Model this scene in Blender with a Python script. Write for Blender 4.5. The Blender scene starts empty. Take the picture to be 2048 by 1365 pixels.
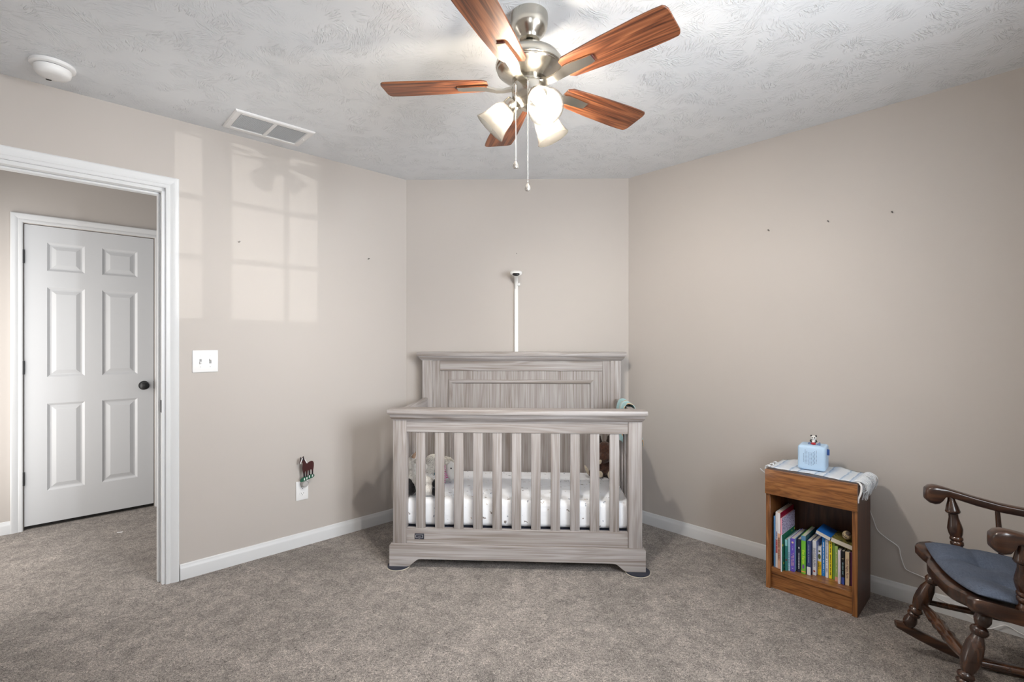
import bpy, bmesh, math, random
from mathutils import Vector, Matrix, Euler, noise as mnoise
random.seed(7)
C = bpy.context.scene.collection
R = math.radians
PI = math.pi

# ------------------------------------------------------------------ room numbers (metres, camera above the origin looking along +Y)
CAM_H = 1.2616
CEIL = 2.44
TH, THD = R(46.3757), R(1.2545)
CL = Vector((-0.7660, 3.5512, 0)); CR = Vector((0.8361, 3.5163, 0))
A_L, A_R, A_D = PI/2 - TH, -TH, -THD           # headings of the left, right and angled wall frames


def frame(origin, ang):
    return Matrix.Translation(origin) @ Matrix.Rotation(ang, 4, 'Z')


FL, FR, FD = frame(CL, A_L), frame(CR, A_R), frame(CL, A_D)   # x along the wall to the right, y into the wall, z up
DIAG = 1.6026
ROOM_V = 3.65            # depth of the room square from the left wall
ROOM_VR = 3.63
U_L, U_R = 2.495, 2.52   # lengths of the left and right walls

# ------------------------------------------------------------------ materials
MATS = {}


def nodes_of(name):
    m = bpy.data.materials.new(name); m.use_nodes = True
    nt = m.node_tree; nt.nodes.clear()
    out = nt.nodes.new('ShaderNodeOutputMaterial')
    return m, nt, out


def N(nt, kind, **kw):
    n = nt.nodes.new(kind)
    for k, v in kw.items():
        if k.startswith('i_'):
            key = k[2:]
            n.inputs[int(key) if key.isdigit() else key.replace('_', ' ')].default_value = v
        else:
            setattr(n, k, v)
    return n


def L(nt, a, b):
    nt.links.new(a, b)


def ramp(nt, stops):
    r = nt.nodes.new('ShaderNodeValToRGB')
    e = r.color_ramp.elements
    while len(e) < len(stops):
        e.new(0.5)
    for el, (p, c) in zip(e, stops):
        el.position = p
        el.color = (c[0], c[1], c[2], 1) if not isinstance(c, (int, float)) else (c, c, c, 1)
    return r


def S(r, g, b):
    f = lambda c: ((c/255+0.055)/1.055)**2.4 if c/255 > 0.04045 else c/255/12.92
    return (f(r), f(g), f(b))


def plain(name, col, rough=0.5, metal=0.0, spec=0.5, bump=0, bscale=200, coat=0):
    if name in MATS:
        return MATS[name]
    m, nt, out = nodes_of(name)
    b = N(nt, 'ShaderNodeBsdfPrincipled')
    b.inputs['Base Color'].default_value = (*col, 1)
    b.inputs['Roughness'].default_value = rough
    b.inputs['Metallic'].default_value = metal
    b.inputs['Specular IOR Level'].default_value = spec
    if coat:
        b.inputs['Coat Weight'].default_value = coat
        b.inputs['Coat Roughness'].default_value = 0.12
    tc = N(nt, 'ShaderNodeTexCoord')
    nz = N(nt, 'ShaderNodeTexNoise', i_Scale=bscale, i_Detail=3.0)
    L(nt, tc.outputs['Object'], nz.inputs['Vector'])
    if bump:
        bp = N(nt, 'ShaderNodeBump', i_Strength=bump, i_Distance=0.002)
        L(nt, nz.outputs['Fac'], bp.inputs['Height']); L(nt, bp.outputs['Normal'], b.inputs['Normal'])
    else:
        mr = N(nt, 'ShaderNodeMapRange', i_3=max(0, rough-0.04), i_4=min(1, rough+0.04))
        L(nt, nz.outputs['Fac'], mr.inputs['Value']); L(nt, mr.outputs['Result'], b.inputs['Roughness'])
    L(nt, b.outputs['BSDF'], out.inputs['Surface'])
    MATS[name] = m
    return m


def wood(name, light, mid, dark, axis='X', rough=0.45, across=26.0, along=1.3, coat=0.0, fibre=0.35, rings=0.35, bump=0.08):
    if name in MATS:
        return MATS[name]
    m, nt, out = nodes_of(name)
    tc = N(nt, 'ShaderNodeTexCoord'); oi = N(nt, 'ShaderNodeObjectInfo')
    off = N(nt, 'ShaderNodeVectorMath', operation='SCALE'); off.inputs[0].default_value = (3.1, 7.7, 5.3)
    L(nt, oi.outputs['Random'], off.inputs['Scale'])
    add = N(nt, 'ShaderNodeVectorMath', operation='ADD')
    L(nt, tc.outputs['Object'], add.inputs[0]); L(nt, off.outputs['Vector'], add.inputs[1])

    def mp(al, ac):
        s = {'X': (al, ac, ac), 'Y': (ac, al, ac), 'Z': (ac, ac, al)}[axis]
        k = N(nt, 'ShaderNodeMapping'); k.inputs['Scale'].default_value = s
        L(nt, add.outputs['Vector'], k.inputs['Vector']); return k
    a = mp(along, across)
    n1 = N(nt, 'ShaderNodeTexNoise', i_Scale=1.0, i_Detail=5.0, i_Roughness=0.62, i_Distortion=0.9)
    L(nt, a.outputs['Vector'], n1.inputs['Vector'])
    bm_ = mp(along*0.9, across*0.42)
    n2 = N(nt, 'ShaderNodeTexNoise', i_Scale=1.0, i_Detail=2.0, i_Distortion=0.4)
    L(nt, bm_.outputs['Vector'], n2.inputs['Vector'])
    mul = N(nt, 'ShaderNodeMath', operation='MULTIPLY', i_1=42.0); L(nt, n2.outputs['Fac'], mul.inputs[0])
    sn = N(nt, 'ShaderNodeMath', operation='SINE'); L(nt, mul.outputs[0], sn.inputs[0])
    sm = N(nt, 'ShaderNodeMath', operation='MULTIPLY_ADD', i_1=rings*0.28, i_2=0.0); L(nt, sn.outputs[0], sm.inputs[0])
    f = mp(along*3.0, across*13)
    n3 = N(nt, 'ShaderNodeTexNoise', i_Scale=1.0, i_Detail=3.0, i_Roughness=0.7)
    L(nt, f.outputs['Vector'], n3.inputs['Vector'])
    s3 = N(nt, 'ShaderNodeMath', operation='MULTIPLY_ADD', i_1=fibre, i_2=-fibre*0.5); L(nt, n3.outputs['Fac'], s3.inputs[0])
    t1 = N(nt, 'ShaderNodeMath', operation='ADD'); L(nt, n1.outputs['Fac'], t1.inputs[0]); L(nt, sm.outputs[0], t1.inputs[1])
    t2 = N(nt, 'ShaderNodeMath', operation='ADD'); L(nt, t1.outputs[0], t2.inputs[0]); L(nt, s3.outputs[0], t2.inputs[1])
    cr = ramp(nt, [(0.24, dark), (0.5, mid), (0.76, light)])
    L(nt, t2.outputs[0], cr.inputs['Fac'])
    b = N(nt, 'ShaderNodeBsdfPrincipled', i_Roughness=rough)
    if coat:
        b.inputs['Coat Weight'].default_value = coat; b.inputs['Coat Roughness'].default_value = 0.15
    L(nt, cr.outputs['Color'], b.inputs['Base Color'])
    bp = N(nt, 'ShaderNodeBump', i_Strength=bump, i_Distance=0.002)
    L(nt, t2.outputs[0], bp.inputs['Height']); L(nt, bp.outputs['Normal'], b.inputs['Normal'])
    L(nt, b.outputs['BSDF'], out.inputs['Surface'])
    MATS[name] = m
    return m


def paint_mat():
    m, nt, out = nodes_of('wall_paint')
    tc = N(nt, 'ShaderNodeTexCoord')
    b = N(nt, 'ShaderNodeBsdfPrincipled', i_Roughness=0.55)
    b.inputs['Specular IOR Level'].default_value = 0.3
    n = N(nt, 'ShaderNodeTexNoise', i_Scale=1.3, i_Detail=2.0)
    L(nt, tc.outputs['Object'], n.inputs['Vector'])
    c = ramp(nt, [(0.3, WALLC), (0.7, tuple(x*0.975 for x in WALLC))])
    L(nt, n.outputs['Fac'], c.inputs['Fac']); L(nt, c.outputs['Color'], b.inputs['Base Color'])
    n2 = N(nt, 'ShaderNodeTexNoise', i_Scale=260.0, i_Detail=2.0)
    L(nt, tc.outputs['Object'], n2.inputs['Vector'])
    bp = N(nt, 'ShaderNodeBump', i_Strength=0.06, i_Distance=0.002)
    L(nt, n2.outputs['Fac'], bp.inputs['Height']); L(nt, bp.outputs['Normal'], b.inputs['Normal'])
    L(nt, b.outputs['BSDF'], out.inputs['Surface'])
    return m


def ceiling_mat():
    """stomp-brushed plaster: fans of short ridges, each fan turned its own way"""
    m, nt, out = nodes_of('stippled_ceiling')
    tc = N(nt, 'ShaderNodeTexCoord')
    b = N(nt, 'ShaderNodeBsdfPrincipled', i_Roughness=0.5)
    b.inputs['Base Color'].default_value = (*CEILC, 1)
    b.inputs['Specular IOR Level'].default_value = 0.35
    flat = N(nt, 'ShaderNodeVectorMath', operation='MULTIPLY'); flat.inputs[1].default_value = (1, 1, 0)
    L(nt, tc.outputs['Object'], flat.inputs[0])
    wn = N(nt, 'ShaderNodeTexNoise', i_Scale=7.0, i_Detail=2.0)
    L(nt, flat.outputs[0], wn.inputs['Vector'])
    sub = N(nt, 'ShaderNodeVectorMath', operation='SUBTRACT'); sub.inputs[1].default_value = (0.5, 0.5, 0.5)
    L(nt, wn.outputs['Color'], sub.inputs[0])
    sc = N(nt, 'ShaderNodeVectorMath', operation='SCALE', i_Scale=0.06); L(nt, sub.outputs[0], sc.inputs[0])
    wp = N(nt, 'ShaderNodeVectorMath', operation='ADD'); L(nt, flat.outputs[0], wp.inputs[0]); L(nt, sc.outputs[0], wp.inputs[1])
    heights = []
    for scale, seed in ((9.5, 0.0), (12.0, 4.3)):
        o = N(nt, 'ShaderNodeVectorMath', operation='ADD'); o.inputs[1].default_value = (seed, seed*1.7, 0)
        L(nt, wp.outputs[0], o.inputs[0])
        v = N(nt, 'ShaderNodeTexVoronoi', i_Scale=scale); v.voronoi_dimensions = '2D'
        L(nt, o.outputs[0], v.inputs['Vector'])
        d = N(nt, 'ShaderNodeVectorMath', operation='SUBTRACT'); L(nt, o.outputs[0], d.inputs[0]); L(nt, v.outputs['Position'], d.inputs[1])
        sx = N(nt, 'ShaderNodeSeparateXYZ'); L(nt, v.outputs['Color'], sx.inputs[0])
        an = N(nt, 'ShaderNodeMath', operation='MULTIPLY', i_1=6.283); L(nt, sx.outputs[0], an.inputs[0])
        rot = N(nt, 'ShaderNodeVectorRotate'); rot.rotation_type = 'Z_AXIS'
        L(nt, d.outputs[0], rot.inputs['Vector']); L(nt, an.outputs[0], rot.inputs['Angle'])
        ad = N(nt, 'ShaderNodeVectorMath', operation='ADD'); L(nt, rot.outputs[0], ad.inputs[0]); L(nt, v.outputs['Color'], ad.inputs[1])
        mp = N(nt, 'ShaderNodeMapping'); mp.inputs['Scale'].default_value = (30, 165, 1)
        L(nt, ad.outputs[0], mp.inputs['Vector'])
        st = N(nt, 'ShaderNodeTexNoise', i_Scale=1.0, i_Detail=2.0, i_Roughness=0.5, i_Distortion=0.35); st.noise_dimensions = '2D'
        L(nt, mp.outputs[0], st.inputs['Vector'])
        rd = N(nt, 'ShaderNodeMapRange', i_1=0.52, i_2=0.70); L(nt, st.outputs['Fac'], rd.inputs['Value'])
        fade = N(nt, 'ShaderNodeMapRange', i_1=0.62, i_2=0.25); L(nt, v.outputs['Distance'], fade.inputs['Value'])
        pk = N(nt, 'ShaderNodeMapRange', i_1=0.05, i_2=0.5); L(nt, sx.outputs[1], pk.inputs['Value'])
        m1 = N(nt, 'ShaderNodeMath', operation='MULTIPLY'); L(nt, rd.outputs[0], m1.inputs[0]); L(nt, fade.outputs[0], m1.inputs[1])
        m2 = N(nt, 'ShaderNodeMath', operation='MULTIPLY'); L(nt, m1.outputs[0], m2.inputs[0]); L(nt, pk.outputs[0], m2.inputs[1])
        heights.append(m2)
    mx = N(nt, 'ShaderNodeMath', operation='MAXIMUM'); L(nt, heights[0].outputs[0], mx.inputs[0]); L(nt, heights[1].outputs[0], mx.inputs[1])
    bp = N(nt, 'ShaderNodeBump', i_Strength=CEIL_BUMP, i_Distance=0.004)
    L(nt, mx.outputs[0], bp.inputs['Height']); L(nt, bp.outputs['Normal'], b.inputs['Normal'])
    L(nt, b.outputs['BSDF'], out.inputs['Surface'])
    return m


def carpet_mat():
    m, nt, out = nodes_of('carpet_pile')
    tc = N(nt, 'ShaderNodeTexCoord')
    b = N(nt, 'ShaderNodeBsdfPrincipled', i_Roughness=0.95)
    b.inputs['Specular IOR Level'].default_value = 0.1
    b.inputs['Sheen Weight'].default_value = 0.15
    fib = N(nt, 'ShaderNodeTexNoise', i_Scale=150.0, i_Detail=3.0, i_Roughness=0.7, i_Distortion=1.5)
    L(nt, tc.outputs['Object'], fib.inputs['Vector'])
    mid = N(nt, 'ShaderNodeTexNoise', i_Scale=17.0, i_Detail=5.0, i_Roughness=0.62, i_Distortion=0.8)
    L(nt, tc.outputs['Object'], mid.inputs['Vector'])
    big = N(nt, 'ShaderNodeTexNoise', i_Scale=3.2, i_Detail=4.0, i_Roughness=0.62, i_Distortion=0.9)
    L(nt, tc.outputs['Object'], big.inputs['Vector'])
    c1 = ramp(nt, [(0.34, tuple(x*0.28 for x in CARPETC)), (0.5, CARPETC), (0.66, tuple(min(1, x*1.95) for x in CARPETC))])
    L(nt, fib.outputs['Fac'], c1.inputs['Fac'])
    c2 = ramp(nt, [(0.34, 0.74), (0.66, 1.17)]); L(nt, mid.outputs['Fac'], c2.inputs['Fac'])
    c3 = ramp(nt, [(0.36, 0.86), (0.64, 1.10)]); L(nt, big.outputs['Fac'], c3.inputs['Fac'])
    x1 = N(nt, 'ShaderNodeMix', data_type='RGBA', blend_type='MULTIPLY'); x1.inputs['Factor'].default_value = 1
    L(nt, c1.outputs['Color'], x1.inputs[6]); L(nt, c2.outputs['Color'], x1.inputs[7])
    x2 = N(nt, 'ShaderNodeMix', data_type='RGBA', blend_type='MULTIPLY'); x2.inputs['Factor'].default_value = 1
    L(nt, x1.outputs[2], x2.inputs[6]); L(nt, c3.outputs['Color'], x2.inputs[7])
    L(nt, x2.outputs[2], b.inputs['Base Color'])
    bp = N(nt, 'ShaderNodeBump', i_Strength=1.0, i_Distance=0.008)
    L(nt, fib.outputs['Fac'], bp.inputs['Height']); L(nt, bp.outputs['Normal'], b.inputs['Normal'])
    L(nt, b.outputs['BSDF'], out.inputs['Surface'])
    return m


def fur(name, light, dark, scale=90, bump=0.8):
    if name in MATS:
        return MATS[name]
    m, nt, out = nodes_of(name)
    tc = N(nt, 'ShaderNodeTexCoord')
    n = N(nt, 'ShaderNodeTexNoise', i_Scale=float(scale), i_Detail=4.0, i_Distortion=1.5)
    L(nt, tc.outputs['Object'], n.inputs['Vector'])
    c = ramp(nt, [(0.3, dark), (0.65, light)]); L(nt, n.outputs['Fac'], c.inputs['Fac'])
    b = N(nt, 'ShaderNodeBsdfPrincipled', i_Roughness=0.95); b.inputs['Sheen Weight'].default_value = 0.3
    L(nt, c.outputs['Color'], b.inputs['Base Color'])
    bp = N(nt, 'ShaderNodeBump', i_Strength=bump, i_Distance=0.006)
    L(nt, n.outputs['Fac'], bp.inputs['Height']); L(nt, bp.outputs['Normal'], b.inputs['Normal'])
    L(nt, b.outputs['BSDF'], out.inputs['Surface'])
    MATS[name] = m
    return m


def stripes(name, cols, axis, scale, rough=0.9, bump=0.5, bscale=300, dist=0.0):
    """fabric with bands of colour running across one object axis; cols = ramp stops of one repeat"""
    m, nt, out = nodes_of(name)
    tc = N(nt, 'ShaderNodeTexCoord')
    nz = N(nt, 'ShaderNodeTexNoise', i_Scale=40.0, i_Detail=2.0); L(nt, tc.outputs['Object'], nz.inputs['Vector'])
    sp = N(nt, 'ShaderNodeSeparateXYZ'); L(nt, tc.outputs['Object'], sp.inputs[0])
    ml = N(nt, 'ShaderNodeMath', operation='MULTIPLY', i_1=float(scale)); L(nt, sp.outputs['XYZ'.index(axis)], ml.inputs[0])
    ad = N(nt, 'ShaderNodeMath', operation='MULTIPLY_ADD', i_1=dist); L(nt, nz.outputs['Fac'], ad.inputs[0]); L(nt, ml.outputs[0], ad.inputs[2])
    fr = N(nt, 'ShaderNodeMath', operation='FRACT'); L(nt, ad.outputs[0], fr.inputs[0])
    c = ramp(nt, cols); L(nt, fr.outputs[0], c.inputs['Fac'])
    b = N(nt, 'ShaderNodeBsdfPrincipled', i_Roughness=rough)
    L(nt, c.outputs['Color'], b.inputs['Base Color'])
    n2 = N(nt, 'ShaderNodeTexNoise', i_Scale=float(bscale), i_Detail=3.0); L(nt, tc.outputs['Object'], n2.inputs['Vector'])
    bp = N(nt, 'ShaderNodeBump', i_Strength=bump, i_Distance=0.003)
    L(nt, n2.outputs['Fac'], bp.inputs['Height']); L(nt, bp.outputs['Normal'], b.inputs['Normal'])
    L(nt, b.outputs['BSDF'], out.inputs['Surface'])
    return m


def sheet_mat():
    m, nt, out = nodes_of('printed_sheet')
    tc = N(nt, 'ShaderNodeTexCoord')
    base = (0.89, 0.91, 0.95)
    prev = None
    for k, (sc, thr, col, stretch) in enumerate((((10.0), 0.115, (0.24, 0.21, 0.20), (1.0, 2.2, 2.2)), ((13.0), 0.12, (0.42, 0.45, 0.52), (1.8, 0.9, 1.2)), ((17.0), 0.10, (0.50, 0.42, 0.36), (1.3, 1.9, 0.9)))):
        nz = N(nt, 'ShaderNodeTexNoise', i_Scale=55.0, i_Detail=3.0); L(nt, tc.outputs['Object'], nz.inputs['Vector'])
        sb = N(nt, 'ShaderNodeVectorMath', operation='SUBTRACT'); sb.inputs[1].default_value = (.5, .5, .5); L(nt, nz.outputs['Color'], sb.inputs[0])
        sl = N(nt, 'ShaderNodeVectorMath', operation='SCALE', i_Scale=0.035); L(nt, sb.outputs[0], sl.inputs[0])
        ad = N(nt, 'ShaderNodeVectorMath', operation='ADD'); L(nt, tc.outputs['Object'], ad.inputs[0]); L(nt, sl.outputs[0], ad.inputs[1])
        mp = N(nt, 'ShaderNodeMapping'); mp.inputs['Scale'].default_value = stretch; mp.inputs['Location'].default_value = (k*1.7, k*2.3, k*0.9)
        L(nt, ad.outputs[0], mp.inputs['Vector'])
        v = N(nt, 'ShaderNodeTexVoronoi', i_Scale=sc); L(nt, mp.outputs[0], v.inputs['Vector'])
        lt = N(nt, 'ShaderNodeMath', operation='LESS_THAN', i_1=thr); L(nt, v.outputs['Distance'], lt.inputs[0])
        mx = N(nt, 'ShaderNodeMix', data_type='RGBA')
        L(nt, lt.outputs[0], mx.inputs['Factor'])
        if prev is None:
            mx.inputs[6].default_value = (*base, 1)
        else:
            L(nt, prev.outputs[2], mx.inputs[6])
        mx.inputs[7].default_value = (*col, 1)
        prev = mx
    b = N(nt, 'ShaderNodeBsdfPrincipled', i_Roughness=0.85)
    L(nt, prev.outputs[2], b.inputs['Base Color'])
    n2 = N(nt, 'ShaderNodeTexNoise', i_Scale=9.0, i_Detail=3.0, i_Distortion=0.6); L(nt, tc.outputs['Object'], n2.inputs['Vector'])
    bp = N(nt, 'ShaderNodeBump', i_Strength=0.35, i_Distance=0.02)
    L(nt, n2.outputs['Fac'], bp.inputs['Height']); L(nt, bp.outputs['Normal'], b.inputs['Normal'])
    L(nt, b.outputs['BSDF'], out.inputs['Surface'])
    return m


def dots_mat(name, base, dot, scale, thr):
    m, nt, out = nodes_of(name)
    tc = N(nt, 'ShaderNodeTexCoord')
    v = N(nt, 'ShaderNodeTexVoronoi', i_Scale=float(scale)); L(nt, tc.outputs['Object'], v.inputs['Vector'])
    c = ramp(nt, [(thr, dot), (thr+0.06, base)]); L(nt, v.outputs['Distance'], c.inputs['Fac'])
    b = N(nt, 'ShaderNodeBsdfPrincipled', i_Roughness=0.9); L(nt, c.outputs['Color'], b.inputs['Base Color'])
    bp = N(nt, 'ShaderNodeBump', i_Strength=0.5, i_Distance=0.004); L(nt, v.outputs['Distance'], bp.inputs['Height']); L(nt, bp.outputs['Normal'], b.inputs['Normal'])
    L(nt, b.outputs['BSDF'], out.inputs['Surface'])
    return m


def denim_mat():
    m, nt, out = nodes_of('blue_grey_denim')
    tc = N(nt, 'ShaderNodeTexCoord')
    c3 = []
    for s in ((1100, 70, 90), (70, 1100, 90)):
        mp = N(nt, 'ShaderNodeMapping'); mp.inputs['Scale'].default_value = s; L(nt, tc.outputs['Object'], mp.inputs['Vector'])
        n = N(nt, 'ShaderNodeTexNoise', i_Scale=1.0, i_Detail=3.0); L(nt, mp.outputs[0], n.inputs['Vector']); c3.append(n)
    a = N(nt, 'ShaderNodeMath', operation='ADD'); L(nt, c3[0].outputs['Fac'], a.inputs[0]); L(nt, c3[1].outputs['Fac'], a.inputs[1])
    h = N(nt, 'ShaderNodeMath', operation='MULTIPLY', i_1=0.5); L(nt, a.outputs[0], h.inputs[0])
    c = ramp(nt, [(0.34, (0.040, 0.050, 0.075)), (0.5, (0.068, 0.085, 0.122)), (0.68, (0.115, 0.14, 0.19))]); L(nt, h.outputs[0], c.inputs['Fac'])
    b = N(nt, 'ShaderNodeBsdfPrincipled', i_Roughness=0.9); L(nt, c.outputs['Color'], b.inputs['Base Color'])
    bp = N(nt, 'ShaderNodeBump', i_Strength=0.4, i_Distance=0.002); L(nt, h.outputs[0], bp.inputs['Height']); L(nt, bp.outputs['Normal'], b.inputs['Normal'])
    L(nt, b.outputs['BSDF'], out.inputs['Surface'])
    return m


def emit_mat(name, col, strength):
    m, nt, out = nodes_of(name)
    e = N(nt, 'ShaderNodeEmission', i_Strength=strength); e.inputs['Color'].default_value = (*col, 1)
    L(nt, e.outputs[0], out.inputs['Surface']); return m


def shade_mat():
    m, nt, out = nodes_of('frosted_glass')
    d = N(nt, 'ShaderNodeBsdfDiffuse'); d.inputs['Color'].default_value = (0.008, 0.0078, 0.0074, 1)
    t = N(nt, 'ShaderNodeBsdfTranslucent'); t.inputs['Color'].default_value = (*SHADE_TL, 1)
    x = N(nt, 'ShaderNodeMixShader', i_0=0.55); L(nt, d.outputs[0], x.inputs[1]); L(nt, t.outputs[0], x.inputs[2])
    tr = N(nt, 'ShaderNodeBsdfTransparent'); tr.inputs['Color'].default_value = (1, 0.97, 0.92, 1)
    y = N(nt, 'ShaderNodeMixShader', i_0=SHADE_TR); L(nt, x.outputs[0], y.inputs[1]); L(nt, tr.outputs[0], y.inputs[2])
    g = N(nt, 'ShaderNodeBsdfGlossy', i_Roughness=0.5)
    z = N(nt, 'ShaderNodeMixShader', i_0=0.003); L(nt, y.outputs[0], z.inputs[1]); L(nt, g.outputs[0], z.inputs[2])
    L(nt, z.outputs[0], out.inputs['Surface']); return m


# ---- tunables
WALLC = (0.508, 0.470, 0.438)
CEILC = (0.765, 0.79, 0.82)
CARPETC = (0.362, 0.322, 0.292)
CEIL_BUMP = 0.78
SHADE_TL = (0.019, 0.018, 0.0165)
SHADE_TR = 0.36
BULB_W = 40.0
HALL_W = 21.0
SUN_W = 0.40

M_wall = paint_mat(); M_ceil = ceiling_mat(); M_carpet = carpet_mat()
M_trim = plain('white_trim', (0.675, 0.685, 0.695), 0.38)
M_door = plain('white_door', (0.60, 0.61, 0.625), 0.42)
M_white = plain('white_plastic', (0.84, 0.84, 0.84), 0.35)
M_black = plain('black_metal', (0.015, 0.015, 0.016), 0.4)
M_dark = plain('dark_void', (0.02, 0.018, 0.016), 0.8)
M_nickel = plain('brushed_nickel', (0.56, 0.53, 0.47), 0.24, 1.0)
M_chain = plain('chain_metal', (0.75, 0.72, 0.68), 0.3, 1.0)
GW = ((0.470, 0.448, 0.448), (0.350, 0.320, 0.305), (0.210, 0.172, 0.148))
M_cribx = wood('grey_wood_x', *GW, 'X', 0.45, across=40, along=0.9, fibre=0.6, rings=0.34, bump=0.04)
M_criby = wood('grey_wood_y', *GW, 'Y', 0.45, across=46, along=1.1, fibre=0.55, rings=0.22, bump=0.04)
M_cribz = wood('grey_wood_z', *GW, 'Z', 0.45, across=46, along=1.1, fibre=0.55, rings=0.22, bump=0.04)
BW = ((0.34, 0.145, 0.055), (0.20, 0.075, 0.026), (0.085, 0.029, 0.010))
M_blade = wood('fan_blade_wood', (0.29, 0.108, 0.045), (0.165, 0.052, 0.02), (0.045, 0.013, 0.006), 'X', 0.4, across=60, along=1.6, fibre=0.35, rings=0.5, bump=0.02)
OK_ = ((0.36, 0.155, 0.048), (0.245, 0.095, 0.027), (0.11, 0.038, 0.011))
M_oakx = wood('oak_x', *OK_, 'X', 0.33, across=75, along=4.5, coat=0.25, fibre=0.45, rings=0.35)
M_oakz = wood('oak_z', *OK_, 'Z', 0.33, across=75, along=2.5, coat=0.25, fibre=0.4, rings=0.4)
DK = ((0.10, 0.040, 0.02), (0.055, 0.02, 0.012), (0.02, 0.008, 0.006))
M_oakshade = wood('oak_shaded_panel', (0.12, 0.05, 0.028), (0.07, 0.028, 0.016), (0.035, 0.014, 0.009), 'Z', 0.4, across=30, along=2, fibre=0.2, rings=0.2)  # oak darkened for the shaded right side; also used on the back board
RK = ((0.082, 0.033, 0.014), (0.034, 0.0135, 0.007), (0.012, 0.005, 0.0035))
M_rockx = wood('rocker_wood_x', *RK, 'X', 0.3, across=30, along=2.5, coat=0.4, fibre=0.25, rings=0.4, bump=0.02)
M_rockz = wood('rocker_wood_z', *RK, 'Z', 0.27, across=26, along=2.5, coat=0.5, fibre=0.2, rings=0.3, bump=0.02)

M_rocky = wood('rocker_wood_y', *RK, 'Y', 0.27, across=26, along=2.5, coat=0.5, fibre=0.2, rings=0.3, bump=0.02)

# ------------------------------------------------------------------ mesh builders


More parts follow.
